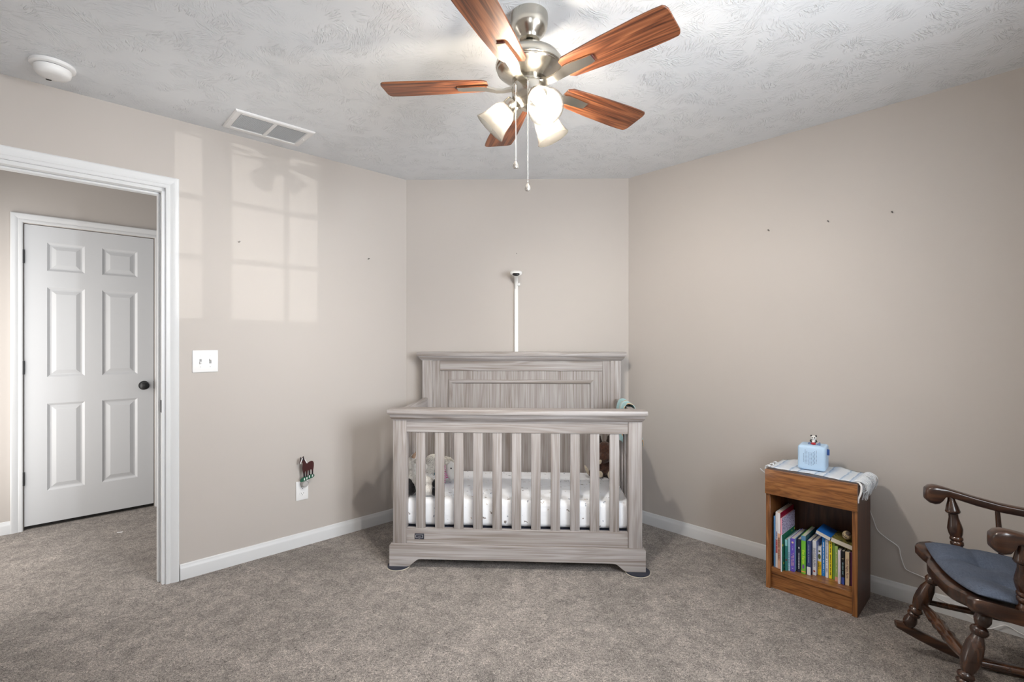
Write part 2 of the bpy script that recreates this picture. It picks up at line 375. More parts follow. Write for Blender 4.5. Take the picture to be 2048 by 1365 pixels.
class MB:
    def __init__(s):
        s.bm = bmesh.new()

    def _merge(s, t, M=None):
        if M is not None:
            t.transform(M)
        me = bpy.data.meshes.new('tmp'); t.to_mesh(me); t.free()
        s.bm.from_mesh(me); bpy.data.meshes.remove(me)
        return s

    def box(s, x0, x1, y0, y1, z0, z1, bev=0.0, seg=1, M=None):
        t = bmesh.new()
        vs = [t.verts.new((x, y, z)) for x in (x0, x1) for y in (y0, y1) for z in (z0, z1)]
        for f in ((0, 1, 3, 2), (4, 6, 7, 5), (0, 4, 5, 1), (2, 3, 7, 6), (0, 2, 6, 4), (1, 5, 7, 3)):
            t.faces.new([vs[i] for i in f])
        bmesh.ops.recalc_face_normals(t, faces=t.faces[:])
        if bev > 0:
            bmesh.ops.bevel(t, geom=t.edges[:], offset=bev, segments=seg, profile=0.5, affect='EDGES')
        return s._merge(t, M)

    def loft(s, rings, caps=True, loop=True, M=None):
        t = bmesh.new()
        vr = [[t.verts.new(p) for p in r] for r in rings]
        n = len(rings[0])
        for a, b in zip(vr, vr[1:]):
            for i in range(n if loop else n-1):
                j = (i+1) % n
                try:
                    t.faces.new((a[i], a[j], b[j], b[i]))
                except ValueError:
                    pass
        if caps and loop:
            t.faces.new(vr[0][::-1]); t.faces.new(vr[-1])
        bmesh.ops.recalc_face_normals(t, faces=t.faces[:])
        return s._merge(t, M)

    def lathe(s, prof, n=28, M=None, sx=1.0, sy=1.0):
        rings = []
        for r, z in prof:
            r = max(r, 1e-4)
            rings.append([(r*sx*math.cos(2*PI*i/n), r*sy*math.sin(2*PI*i/n), z) for i in range(n)])
        return s.loft(rings, True, True, M)

    def tube(s, pts, r, n=8, caps=True, M=None):
        pts = [Vector(p) for p in pts]
        rs = r if isinstance(r, (list, tuple)) else [r]*len(pts)
        rings = []; up = Vector((0, 0, 1)); prev = None
        for i, p in enumerate(pts):
            d = (pts[min(i+1, len(pts)-1)] - pts[max(i-1, 0)]).normalized()
            if prev is None:
                a = up if abs(d.z) < 0.9 else Vector((1, 0, 0))
                x = d.cross(a).normalized()
            else:
                x = (prev - d*prev.dot(d)).normalized()
            prev = x; y = d.cross(x)
            rings.append([p + (x*math.cos(2*PI*k/n) + y*math.sin(2*PI*k/n))*rs[i] for k in range(n)])
        return s.loft(rings, caps, True, M)

    def turned(s, a, b, prof, n=20):
        """lathe a profile [(t, r)] along the segment a-b"""
        a, b = Vector(a), Vector(b); d = b-a; ln = d.length
        M = Matrix.Translation(a) @ d.to_track_quat('Z', 'Y').to_matrix().to_4x4()
        return s.lathe([(r, t*ln) for t, r in prof], n, M)

    def prism(s, poly, y0, y1, bev=0.0, M=None, seg=1):
        """polygon in x,z extruded along y"""
        t = bmesh.new()
        a = [t.verts.new((x, y0, z)) for x, z in poly]; b = [t.verts.new((x, y1, z)) for x, z in poly]
        t.faces.new(a); t.faces.new(b[::-1])
        n = len(poly)
        for i in range(n):
            t.faces.new((a[i], b[i], b[(i+1) % n], a[(i+1) % n]))
        bmesh.ops.recalc_face_normals(t, faces=t.faces[:])
        if bev:
            es = [e for e in t.edges if abs(e.verts[0].co.y-e.verts[1].co.y) < 1e-7]
            bmesh.ops.bevel(t, geom=es, offset=bev, segments=seg, profile=0.5, affect='EDGES')
        bmesh.ops.triangulate(t, faces=[f for f in t.faces if len(f.verts) > 4])
        return s._merge(t, M)

    def ell(s, c, r, M=None, u=20, v=14):
        t = bmesh.new()
        bmesh.ops.create_uvsphere(t, u_segments=u, v_segments=v, radius=1)
        rr = r if isinstance(r, (tuple, list)) else (r, r, r)
        X = Matrix.Translation(c) @ (M.to_4x4() if M else Matrix.Identity(4)) @ Matrix.Diagonal((*rr, 1))
        return s._merge(t, X)

    def build(s, name, mat, parent=None, smooth=True, ang=38, M=None):
        bm = s.bm
        bmesh.ops.remove_doubles(bm, verts=bm.verts[:], dist=1e-6)
        if smooth:
            lim = R(ang)
            for f in bm.faces:
                f.smooth = True
            for e in bm.edges:
                if len(e.link_faces) == 2 and e.calc_face_angle(0) > lim:
                    e.smooth = False
        me = bpy.data.meshes.new(name); bm.to_mesh(me); bm.free()
        me.materials.append(mat)
        o = bpy.data.objects.new(name, me); C.objects.link(o)
        if M is not None:
            o.matrix_local = M
        if parent is not None:
            o.parent = parent
        return o


def tag(o, label, cat, group=None):
    o['label'] = label; o['category'] = cat
    if group:
        o['group'] = group
    return o


def thing(name, label, cat, M, group=None):
    o = bpy.data.objects.new(name, None); C.objects.link(o)
    o.empty_display_size = 0.05
    o.matrix_world = M
    return tag(o, label, cat, group)


def struct(o):
    o['kind'] = 'structure'; return o


def voxel(o, size, smooth=6, disp=0.0, dscale=0.03):
    """fuse the lumps of one soft body into a single skin"""
    r = o.modifiers.new('Remesh', 'REMESH'); r.mode = 'VOXEL'; r.voxel_size = size; r.use_smooth_shade = True
    sm = o.modifiers.new('Smooth', 'SMOOTH'); sm.iterations = smooth; sm.factor = 0.5
    if disp:
        tx = bpy.data.textures.new(o.name+'_tex', 'CLOUDS'); tx.noise_scale = dscale; tx.noise_depth = 2
        d = o.modifiers.new('Displace', 'DISPLACE'); d.texture = tx; d.strength = disp; d.mid_level = 0.5
    return o


def text(name, body, size, mat, parent, M, depth=0.0004, align='CENTER'):
    cu = bpy.data.curves.new(name, 'FONT'); cu.body = body; cu.size = size; cu.extrude = depth
    cu.align_x = align; cu.align_y = 'CENTER'; cu.resolution_u = 3
    t = bpy.data.objects.new(name+'_c', cu); C.objects.link(t)
    dg = bpy.context.evaluated_depsgraph_get()
    me = bpy.data.meshes.new_from_object(t.evaluated_get(dg))
    bpy.data.objects.remove(t); bpy.data.curves.remove(cu)
    me.name = name; me.materials.clear(); me.materials.append(mat)
    o = bpy.data.objects.new(name, me); C.objects.link(o); o.parent = parent; o.matrix_local = M
    return o


def T(x, y, z):
    return Matrix.Translation((x, y, z))


def RZ(a):
    return Matrix.Rotation(a, 4, 'Z')


def RX(a):
    return Matrix.Rotation(a, 4, 'X')


def RY(a):
    return Matrix.Rotation(a, 4, 'Y')


# ------------------------------------------------------------------ room shell
def wall(name, M, pieces, mat=None):
    mb = MB()
    for p in pieces:
        mb.box(*p)
    return struct(mb.build(name, mat or M_wall, None, smooth=False, M=M))


OP0, OP1, OPZ = 1.437, 2.205, 2.068        # room doorway in the left wall (distance from the angled wall, head height)
HD0, HD1, HDZ = 1.287, 2.000, 2.060        # closed door across the hall
HV = 1.523                                  # hall wall beyond the left wall's room face
WT = 0.115
wall('wall_left', FL, [(-OP0, 0.0, 0, WT, 0, CEIL), (-U_L-0.1, -OP1, 0, WT, 0, CEIL), (-OP1, -OP0, 0, WT, OPZ, CEIL)])
wall('wall_back', FD, [(0, DIAG, 0, WT, 0, CEIL)])
wall('wall_right', FR, [(0, U_R+0.1, 0, WT, 0, CEIL)])
wall('wall_front', FR, [(-1.13, U_R+0.1, -ROOM_VR-WT, -ROOM_VR, 0, CEIL)])
# window wall, opposite the left wall: two grilled windows, and one added as fill light
W_Z0, W_Z1 = 1.065, 2.075
WINS = [(-2.45, -1.95), (-0.87, -0.73), (-0.60, -0.10)]  # first entry: made-up window behind the camera, for frontal fill
WIN_P = [12.0, 23.0, 33.0]
ya, yb = -ROOM_V-WT, -ROOM_V
wall('wall_window', FL, [(-U_L, 1.135, ya, yb, 0, W_Z0), (-U_L, 1.135, ya, yb, W_Z1, CEIL), (-U_L, WINS[0][0], ya, yb, W_Z0, W_Z1),
                         (WINS[0][1], WINS[1][0], ya, yb, W_Z0, W_Z1), (WINS[1][1], WINS[2][0], ya, yb, W_Z0, W_Z1), (WINS[2][1], 1.135, ya, yb, W_Z0, W_Z1)])
for k, (wa, wb) in enumerate(WINS):
    mb = MB()
    for zz in (1.40, 1.725):
        mb.box(wa, wb, ya+0.04, ya+0.06, zz-0.015, zz+0.015)
    for xx in ((-2.20,), (), (-0.295,))[k]:
        mb.box(xx-0.015, xx+0.015, ya+0.041, ya+0.059, W_Z0, W_Z1)
    struct(mb.build('window_%d' % (k+1), M_trim, None, smooth=False, M=FL))

# floor and ceiling slabs run through the doorway into the hall
p = []
for u, v in ((-2.6, -1.75), (1.25, -1.75), (1.25, 0.15), (1.25, 3.9), (-2.6, 3.9)):
    p.append(FL @ Vector((u, -v, 0)))


def slab(name, z0, z1, mat):
    t = bmesh.new()
    lo = [t.verts.new((q.x, q.y, z0)) for q in p]; hi = [t.verts.new((q.x, q.y, z1)) for q in p]
    t.faces.new(lo[::-1]); t.faces.new(hi)
    for i in range(len(p)):
        j = (i+1) % len(p); t.faces.new((lo[i], lo[j], hi[j], hi[i]))
    bmesh.ops.recalc_face_normals(t, faces=t.faces[:])
    mb = MB(); mb._merge(t)
    return struct(mb.build(name, mat, None, smooth=False))


slab('floor', -0.06, 0.0, M_carpet)
slab('ceiling', CEIL, CEIL+0.06, M_ceil)
# the hall
wall('wall_hall', FL, [(-HD0, 1.1, HV, HV+WT, 0, CEIL), (-2.6, -HD1, HV, HV+WT, 0, CEIL), (-HD1, -HD0, HV, HV+WT, HDZ, CEIL), (-HD1, -HD0, HV+0.06, HV+WT, 0, HDZ)])
wall('wall_hall_right', FL, [(0.9, 1.0, WT, HV, 0, CEIL)])
wall('wall_hall_left', FL, [(-2.60, -2.50, WT, HV, 0, CEIL)])

# ---- casings (moulded profile swept up, across and down with mitred corners), jambs, baseboards
CAS = [(0, 0), (0, .009), (.005, .0115), (.017, .0115), (.021, .0095), (.028, .012), (.042, .017), (.053, .0185), (.058, .016), (.058, 0)]


def casing(name, M, x0, x1, zt, y, sgn=1):
    st = []
    for kx, kz in ((-1, 0), (-1, 1), (1, 1), (1, 0)):
        ring = []
        for w, t in CAS:
            ring.append(((x0-w) if kx < 0 else (x1+w), y-sgn*t, (zt+w) if kz else 0.0))
        st.append(ring)
    return struct(MB().loft(st).build(name, M_trim, None, ang=20, M=M))


casing('trim_1', FL, -OP1+0.004, -OP0-0.004, OPZ-0.002, 0)
casing('trim_2', FL, -HD1-0.003, -HD0+0.003, HDZ+0.004, HV)
mb = MB()
mb.box(-OP0-0.003-0.016, -OP0, 0.0005, WT, 0, OPZ); mb.box(-OP1, -OP1+0.019, 0.0005, WT, 0, OPZ); mb.box(-OP1, -OP0, 0.0005, WT, OPZ-0.019, OPZ)
mb.box(-OP0-0.030, -OP0-0.019, 0.045, 0.083, 0, OPZ-0.019, .002); mb.box(-OP1+0.019, -OP1+0.030, 0.045, 0.083, 0, OPZ-0.019, .002); mb.box(-OP1+0.019, -OP0-0.019, 0.045, 0.083, OPZ-0.030, OPZ-0.019, .002)
struct(mb.build('trim_3', M_trim, None, smooth=False, M=FL))
# dark latch plate let into the near jamb
lp = tag(MB().box(-OP0-0.0205, -OP0-0.0185, 0.006, 0.036, 0.895, 0.96, 0.001).build('strike_plate', M_black, None, M=FL), 'small black strike plate on the white jamb of the open doorway', 'strike plate')

BASE = [(0, 0), (0, 0.083), (-.005, 0.083), (-.0075, .079), (-.0085, .071), (-.012, .063), (-.0135, .056), (-.0135, 0)]


def baseboard(name, M, x0, x1, y=0.0):
    st = [[(x, y+a, z) for a, z in BASE] for x in (x0, x1)]
    return struct(MB().loft(st).build(name, M_trim, None, ang=20, M=M))


baseboard('baseboard_left', FL, -1.378, 0.0)
baseboard('baseboard_back', FD, 0.0, DIAG)
baseboard('baseboard_right', FR, 0.0, U_R)
baseboard('baseboard_hall', FL, -2.50, -HD1-0.061, HV)

# ---- six-panel door across the hall
DX0, DX1, DZ0, DZ1 = -HD1+0.004, -HD0-0.004, 0.026, 2.056
DY = HV + 0.004
t = bmesh.new()
PX = [(-1.885, -1.690), (-1.595, -1.390)]
PZ = [(0.245, 0.842), (1.024, 1.640), (1.752, 1.946)]
xb = sorted([DX0, DX1] + [q for pr in PX for q in pr]); zb = sorted([DZ0, DZ1] + [q for pr in PZ for q in pr])


def quad(a, b, c, d):
    t.faces.new([t.verts.new(q) for q in (a, b, c, d)])


for i in range(len(xb)-1):
    for j in range(len(zb)-1):
        xa, xc, za, zc = xb[i], xb[i+1], zb[j], zb[j+1]
        if (xa, xc) in PX and (za, zc) in PZ:
            rings = [(0, 0), (.006, .004), (.014, .010), (.022, .010), (.046, .002), (.050, .002)]
            for (a, da), (b_, db) in zip(rings, rings[1:]):
                A = [(xa+a, DY+da, za+a), (xc-a, DY+da, za+a), (xc-a, DY+da, zc-a), (xa+a, DY+da, zc-a)]
                B = [(xa+b_, DY+db, za+b_), (xc-b_, DY+db, za+b_), (xc-b_, DY+db, zc-b_), (xa+b_, DY+db, zc-b_)]
                for k in range(4):
                    quad(A[k], A[(k+1) % 4], B[(k+1) % 4], B[k])
            a, da = rings[-1]
            quad((xa+a, DY+da, za+a), (xc-a, DY+da, za+a), (xc-a, DY+da, zc-a), (xa+a, DY+da, zc-a))
        else:
            quad((xa, DY, za), (xc, DY, za), (xc, DY, zc), (xa, DY, zc))
yb_ = DY+0.035
quad((DX0, yb_, DZ0), (DX0, yb_, DZ1), (DX1, yb_, DZ1), (DX1, yb_, DZ0))
for a, b_ in (((DX0, DZ0), (DX1, DZ0)), ((DX1, DZ0), (DX1, DZ1)), ((DX1, DZ1), (DX0, DZ1)), ((DX0, DZ1), (DX0, DZ0))):
    quad((a[0], DY, a[1]), (a[0], yb_, a[1]), (b_[0], yb_, b_[1]), (b_[0], DY, b_[1]))
bmesh.ops.remove_doubles(t, verts=t.verts[:], dist=1e-5)
bmesh.ops.recalc_face_normals(t, faces=t.faces[:])
mb = MB(); mb._merge(t)
door = struct(mb.build('door_1', M_door, None, smooth=False, M=FL))
for z in (0.347, 1.092, 1.837):
    mb = MB(); mb.tube([(DX0-0.003, DY-0.006, z-0.045), (DX0-0.003, DY-0.006, z+0.045)], 0.006, 10)
    mb.box(DX0-0.008, DX0+0.002, DY-0.003, DY+0.001, z-0.044, z+0.044)
    mb.build('hinge', M_black, door)
KX = -1.351
mb = MB(); mb.lathe([(0.0, -.004), (.033, -.004), (.034, 0), (.031, .006), (.014, .010), (.011, .026), (.016, .030), (.026, .036), (.029, .046), (.027, .055), (.018, .062), (0, .064)], 28, T(KX, DY, 0.935) @ RX(PI/2))
mb.build('door_knob', M_black, door)
MB().box(DX1-0.001, DX1+0.0045, DY-0.0015, DY+0.02, 0.905, 0.965, 0.002).build('latch', M_black, door)
MB().box(DX0, DX1, HV+0.03, HV+0.058, 0.001, 0.027).build('door_gap', M_dark, door)

# ------------------------------------------------------------------ crib
A_C = -R(3.1)
FC = frame(Vector((0.0215, 2.716, 0.0)), A_C)
crib = thing('crib', 'grey wooden baby crib with slatted front and tall panelled back, against the angled wall', 'crib', FC)
Z0C = 0.010      # stands on the slider pads


def part(name, mb, mat, par=None, **kw):
    return mb.build(name, mat, par if par is not None else crib, **kw)


# front apron with curved feet
arch = []
XO = 0.708
arch += [(-XO, Z0C), (-0.610, Z0C)]
for i in range(1, 9):
    q = i/9
    arch.append((-0.610+0.075*q, Z0C+0.043*(q*q*(3-2*q))))
arch += [(-0.522, 0.053), (0.522, 0.053)]
for i in range(8, 0, -1):
    q = i/9
    arch.append((0.610-0.075*q, Z0C+0.043*(q*q*(3-2*q))))
arch += [(0.610, Z0C), (XO, Z0C), (XO, 0.126), (XO-0.006, 0.133), (-XO+0.006, 0.133), (-XO, 0.126)]
part('base_rail', MB().prism(arch, -0.014, 0.040), M_cribx, ang=30)
for s in (-1, 1):
    a, b = sorted((s*0.692, s*0.6165))
    part('front_post', MB().box(a, b, 0, 0.055, 0.132, 0.826, .003, 2), M_cribz)
part('top_rail', MB().box(-0.6165, 0.6165, 0.006, 0.034, 0.757, 0.826, .002), M_cribx)
part('lower_rail', MB().box(-0.6165, 0.6165, 0.006, 0.034, 0.132, 0.2165, .002), M_cribx)
for i in range(11):
    x = -0.5377 + i*0.10805
    part('slat', MB().box(x-0.0262, x+0.0262, 0.011, 0.029, 0.212, 0.760, .003, 2), M_cribz)


def cap(w0, y0, y1, z0, z1, zm, name):
    """flat top board with rounded edge over a stepped moulding"""
    mb = MB().box(-w0, w0, y0, y1, zm, z1, .005, 2)
    pr = [(0.030, z0), (0.026, z0+0.006), (0.020, z0+0.010), (0.014, z0+0.018), (0.013, zm-0.007), (0.010, zm-0.002), (0.010, zm)]
    st = [[(-w0+a, y0+a, z), (w0-a, y0+a, z), (w0-a, y1-a, z), (-w0+a, y1-a, z)] for a, z in pr]
    mb.loft(st)
    return part(name, mb, M_cribx, ang=30)


cap(0.7175, -0.031, 0.085, 0.824, 0.8875, 0.8605, 'front_cap')
# tall panelled back
BY = 0.700
for s in (-1, 1):
    a, b = sorted((s*0.6935, s*0.6225))
    part('back_post', MB().box(a, b, BY, BY+0.050, 0.0, 1.137, .003, 2), M_cribz)
    a, b = sorted((s*0.6225, s*0.568))
    part('stile', MB().box(a, b, BY+0.006, BY+0.036, 0.06, 1.135, .002), M_cribz)
part('back_top_rail', MB().box(-0.568, 0.568, BY+0.008, BY+0.036, 1.062, 1.135, .002), M_cribx)
part('back_panel', MB().box(-0.568, 0.568, BY+0.016, BY+0.030, 0.10, 1.064), M_cribz)
part('back_bottom_rail', MB().box(-0.6225, 0.6225, BY+0.006, BY+0.036, 0.06, 0.20, .002), M_cribx)
st = []
for w, tk in ((0, 0), (0.002, 0.010), (0.010, 0.012), (0.020, 0.011), (0.027, 0.004), (0.028, 0.0)):
    st.append((w, tk))
for (xa_, za_), (xb_, zb2), mt in (((-1, 0), (-1, 1), M_cribz), ((-1, 1), (1, 1), M_cribx), ((1, 1), (1, 0), M_cribz)):
    ring = [[(cx*(0.5075-w), BY+0.0155-tk, (1.000-w) if cz else 0.30) for w, tk in st] for cx, cz in ((xa_, za_), (xb_, zb2))]
    part('panel_moulding', MB().loft(ring), mt, ang=25)
cap(0.7270, BY-0.030, BY+0.085, 1.134, 1.1955, 1.1645, 'back_cap')
# slatted ends
for s in (-1, 1):
    a, b = sorted((s*0.688, s*0.655))
    part('end_rail', MB().box(a, b, 0.05, BY+0.006, 0.795, 0.872, .006, 2), M_criby)
    part('end_bottom_rail', MB().box(a, b, 0.05, BY+0.006, 0.13, 0.21, .003), M_criby)
    a, b = sorted((s*0.680, s*0.663))
    for i in range(6):
        y = 0.120 + i*0.102
        part('end_slat', MB().box(a, b, y-0.024, y+0.024, 0.20, 0.80, .003, 2), M_cribz)
part('mattress_support', MB().box(-0.650, 0.650, 0.040, 0.695, 0.196, 0.214), plain('navy_support', (0.012, 0.015, 0.03), 0.6))
# maker's plate on the lower rail
pl = part('name_plate', MB().box(-0.5685, -0.5155, 0.002, 0.0065, 0.157, 0.189, .0015), plain('plate_dark', (0.03, 0.032, 0.045), 0.35))
wl = plain('plate_line', (0.55, 0.55, 0.58), 0.4)
mb = MB()
for a, b, c, d in ((-.561, -.524, .1805, .1818), (-.561, -.524, .1648, .1661), (-.5625, -.561, .1648, .1818), (-.524, -.5225, .1648, .1818)):
    mb.box(a, b, 0.0012, 0.0022, c, d)
mb.box(-.551, -.534, .0012, .0022, .1722, .1732); mb.box(-.546, -.538, .0012, .0022, .1615, .1624)
mb.build('lettering', wl, pl)

# slider pads under the front feet
for k, (x, y, rr) in enumerate(((-0.662, 0.010, 0.064), (0.668, 0.006, 0.068))):
    sl = thing('furniture_slider', ['dark round slider pad with pale rim under the front left foot of the crib', 'dark round slider pad with pale rim under the front right foot of the crib'][k], 'slider pad', FC @ T(x, y, 0), 'slider pads under the crib feet')
    MB().lathe([(0, 0.0), (rr, 0), (rr+.001, .002), (rr, .0042), (0, .0042)], 40).build('rim', plain('slider_rim', (0.55, 0.50, 0.42), 0.6), sl)
    MB().lathe([(0, 0.0042), (rr-.002, .0042), (rr-.003, .0098), (0, .0098)], 40).build('pad', plain('slider_navy', (0.02, 0.024, 0.04), 0.6), sl)

# mattress in a printed sheet
mb = MB()
mb.box(-0.640, 0.640, 0.046, 0.690, 0.2145, 0.368, 0.030, 4)
mat_o = mb.build('mattress', sheet_mat(), None, M=FC, ang=60)
tag(mat_o, 'crib mattress in a white fitted sheet printed with small dark animals', 'mattress')
SURF = 0.368

# ---- stuffed animals in the crib
M_fw = fur('plush_white', (0.88, 0.87, 0.84), (0.72, 0.69, 0.64), 70)
M_fb = fur('plush_black', (0.020, 0.020, 0.024), (0.006, 0.006, 0.008), 90)
M_fbr = fur('plush_brown', (0.085, 0.034, 0.018), (0.028, 0.011, 0.007), 60)
M_fcream = fur('plush_cream', (0.62, 0.55, 0.43), (0.45, 0.38, 0.28), 60, 0.3)
M_tan = plain('plush_tan', (0.50, 0.34, 0.24), 0.8)
cow = thing('plush_cow', 'white and black plush cow slumped in the front left corner of the crib', 'stuffed toy', FC @ T(-0.575, 0.150, SURF+.004))
mb = MB()
mb.ell((-0.020, 0.0, 0.080), (0.055, 0.065, 0.085)); mb.ell((-0.035, 0.0, 0.165), (0.042, 0.05, 0.062))
mb.ell((0.015, -0.005, 0.150), (0.03, 0.035, 0.03)); mb.tube([(0.0, -0.03, 0.09), (0.05, -0.035, 0.085), (0.085, -0.035, 0.072)], [0.026, 0.027, 0.024], 12)
mb.tube([(0.0, -0.045, 0.035), (0.05, -0.05, 0.030), (0.088, -0.05, 0.032)], [0.030, 0.031, 0.029], 12)
mb.tube([(0.0, 0.045, 0.035), (0.05, 0.06, 0.030), (0.085, 0.065, 0.030)], [0.028, 0.028, 0.026], 12)
b = voxel(mb.build('body', M_fw, cow), 0.006, 4, 0.006, 0.02)
mb = MB(); mb.ell((-0.045, -0.042, 0.050), (0.040, 0.034, 0.052)); voxel(mb.build('black_patch', M_fb, cow), 0.005, 3, 0.006, 0.015)
mb = MB(); mb.ell((0.006, -0.012, 0.176), (0.018, 0.020, 0.03)); mb.build('eye_patch', M_fb, cow)
for x, y, z in ((0.098, -0.036, 0.067), (0.098, -0.052, 0.024), (0.097, 0.066, 0.028), (0.035, -0.052, 0.06)):
    MB().ell((x, y, z), (0.016, 0.024, 0.024)).build('hoof', M_fb, cow)
for y in (-0.025, 0.025):
    MB().tube([(-0.032, y, 0.215), (-0.026, y*1.2, 0.230), (-0.018, y*1.3, 0.240)], [0.012, 0.010, 0.005], 10).build('horn', M_tan, cow)
for y in (-1, 1):
    MB().ell((-0.008, y*0.052, 0.200), (0.014, 0.028, 0.012)).build('ear', M_fw, cow)

sheep = thing('plush_sheep', 'cream knitted plush lamb with a pink striped scarf, behind the plush cow in the crib', 'stuffed toy', FC @ T(-0.500, 0.400, SURF))
mb = MB(); mb.ell((-0.065, 0, 0.075), (0.085, 0.065, 0.072)); mb.ell((-0.045, 0.0, 0.128), (0.06, 0.05, 0.048)); mb.ell((0.0, 0, 0.10), (0.05, 0.05, 0.06))
knit = dots_mat('knit_cream', (0.74, 0.71, 0.65), (0.30, 0.28, 0.28), 150, 0.26)
voxel(mb.build('body', knit, sheep), 0.006, 4, 0.007, 0.012)
mb = MB(); mb.ell((0.062, 0, 0.085), (0.034, 0.045, 0.066)); mb.ell((0.070, -0.005, 0.045), (0.026, 0.038, 0.034))
voxel(mb.build('head', plain('plush_smooth_white', (0.78, 0.77, 0.74), 0.9), sheep), 0.006, 8)
mb = MB()
for i in range(26):
    a = i*2.4; mb.ell((0.035+0.035*math.cos(a)*(i/26), -0.01+0.035*math.sin(a)*(i/26), 0.148-0.018*(i/26)), 0.013, u=8, v=6)
for i in range(10):
    a = R(165-i*15); mb.ell((0.035+0.052*math.cos(a), -0.018+0.006*(i % 2), 0.112+0.046*math.sin(a)), 0.0095, u=8, v=6)
mb.build('fringe', fur('wool_tuft', (0.76, 0.73, 0.66), (0.55, 0.50, 0.43), 120), sheep)
MB().ell((0.074, -0.044, 0.097), (0.0045, 0.003, 0.0055)).build('eye', M_black, sheep)
mb = MB(); mb.lathe([(0.048, 0), (0.053, 0.01), (0.053, 0.03), (0.048, 0.04)], 24, T(0.005, 0, 0.028)); mb.box(0.012, 0.040, -0.066, -0.050, 0.004, 0.120, 0.004, 2)
mb.build('scarf', stripes('pink_stripes', [(0.0, (0.62, 0.03, 0.20)), (0.48, (0.62, 0.03, 0.20)), (0.52, (0.55, 0.66, 0.70)), (1.0, (0.55, 0.66, 0.70))], 'Z', 88, dist=0.1), sheep)
MB().ell((-0.065, -0.058, 0.036), (0.055, 0.025, 0.034)).build('dress', dots_mat('dotted_cloth', (0.74, 0.72, 0.70), (0.05, 0.05, 0.06), 90, 0.2), sheep)
MB().ell((-0.020, -0.062, 0.066), (0.010, 0.006, 0.012)).build('bow', plain('teal_bow', (0.05, 0.17, 0.24), 0.7), sheep)

moose = thing('plush_moose', 'brown plush moose with cream feet in the back right corner of the crib', 'stuffed toy', FC @ T(0.560, 0.560, SURF+.006))
mb = MB(); mb.ell((0, 0.02, 0.07), (0.075, 0.06, 0.075)); mb.ell((0.0, 0.0, 0.165), (0.062, 0.055, 0.068)); mb.ell((-0.005, -0.045, 0.135), (0.040, 0.035, 0.035))
mb.tube([(-0.03, -0.02, 0.035), (-0.07, -0.035, 0.028), (-0.105, -0.03, 0.030)], [0.03, 0.026, 0.022], 12)
mb.tube([(0.03, -0.02, 0.035), (0.045, -0.06, 0.028)], [0.03, 0.026], 12)
mb.tube([(-0.05, 0, 0.10), (-0.055, -0.03, 0.07)], [0.022, 0.018], 10)
voxel(mb.build('body', M_fbr, moose), 0.006, 3, 0.010, 0.02)
for c, r_, M in (((-0.116, -0.030, 0.045), (0.010, 0.022, 0.038), RY(-0.45)), ((-0.035, -0.045, 0.026), (0.020, 0.016, 0.024), RY(-.6)), ((0.040, -0.082, 0.032), (0.030, 0.010, 0.034), RY(0))):
    MB().ell(c, r_, M).build('foot', M_fcream, moose)
for s in (-1, 1):
    mb = MB(); mb.tube([(s*0.025, 0.01, 0.220), (s*0.040, 0.012, 0.245), (s*0.036, 0.012, 0.268)], [0.015, 0.020, 0.013], 12); mb.tube([(s*0.036, 0.012, 0.240), (s*0.062, 0.012, 0.256)], [0.016, 0.012], 12)
    mb.build('antler', plain('plush_dark', (0.02, 0.012, 0.008), 0.9), moose)
MB().ell((-0.036, -0.070, 0.112), (0.010, 0.006, 0.016), RY(.4)).build('tag', M_fcream, moose)

# ---- towel over the right end of the crib
tw = []
prof = [(0.640, 0.650), (0.641, 0.70), (0.640, 0.76), (0.642, 0.83), (0.648, 0.872), (0.660, 0.884), (0.676, 0.886), (0.690, 0.882), (0.702, 0.866), (0.712, 0.82), (0.724, 0.75), (0.742, 0.69), (0.754, 0.648), (0.742, 0.625)]
for k in range(11):
    y = 0.265 + k*0.026
    row = []
    for i, (x, z) in enumerate(prof):
        w = math.sin(k*1.15 + i*0.5)*0.006 + (0.004 if k in (0, 10) else 0)
        sag = 0.007*math.sin(k*0.9) if i in (0, 13) else 0
        row.append((x + (w if i > 8 else -abs(w) if i < 4 else 0), y + 0.012*math.sin(i*0.6), z + sag + (abs(w)*0.8 if 4 <= i <= 8 else 0)))
    tw.append(row)
o = MB().loft(tw, caps=False, loop=False).build('towel', stripes('teal_towel', [(0.0, (0.36, 0.60, 0.64)), (0.55, (0.42, 0.66, 0.70)), (0.62, (0.62, 0.78, 0.80)), (0.9, (0.40, 0.62, 0.64)), (0.93, (0.70, 0.40, 0.18)), (0.97, (0.70, 0.40, 0.18)), (1.0, (0.36, 0.6, 0.64))], 'Y', 6.5, dist=0.4), None, ang=180, M=FC)
sd = o.modifiers.new('Solidify', 'SOLIDIFY'); sd.thickness = 0.006; sd.offset = 1
ss = o.modifiers.new('Subsurf', 'SUBSURF'); ss.levels = 2; ss.render_levels = 2
tag(o, 'pale teal cloth draped over the right end rail of the crib', 'towel')

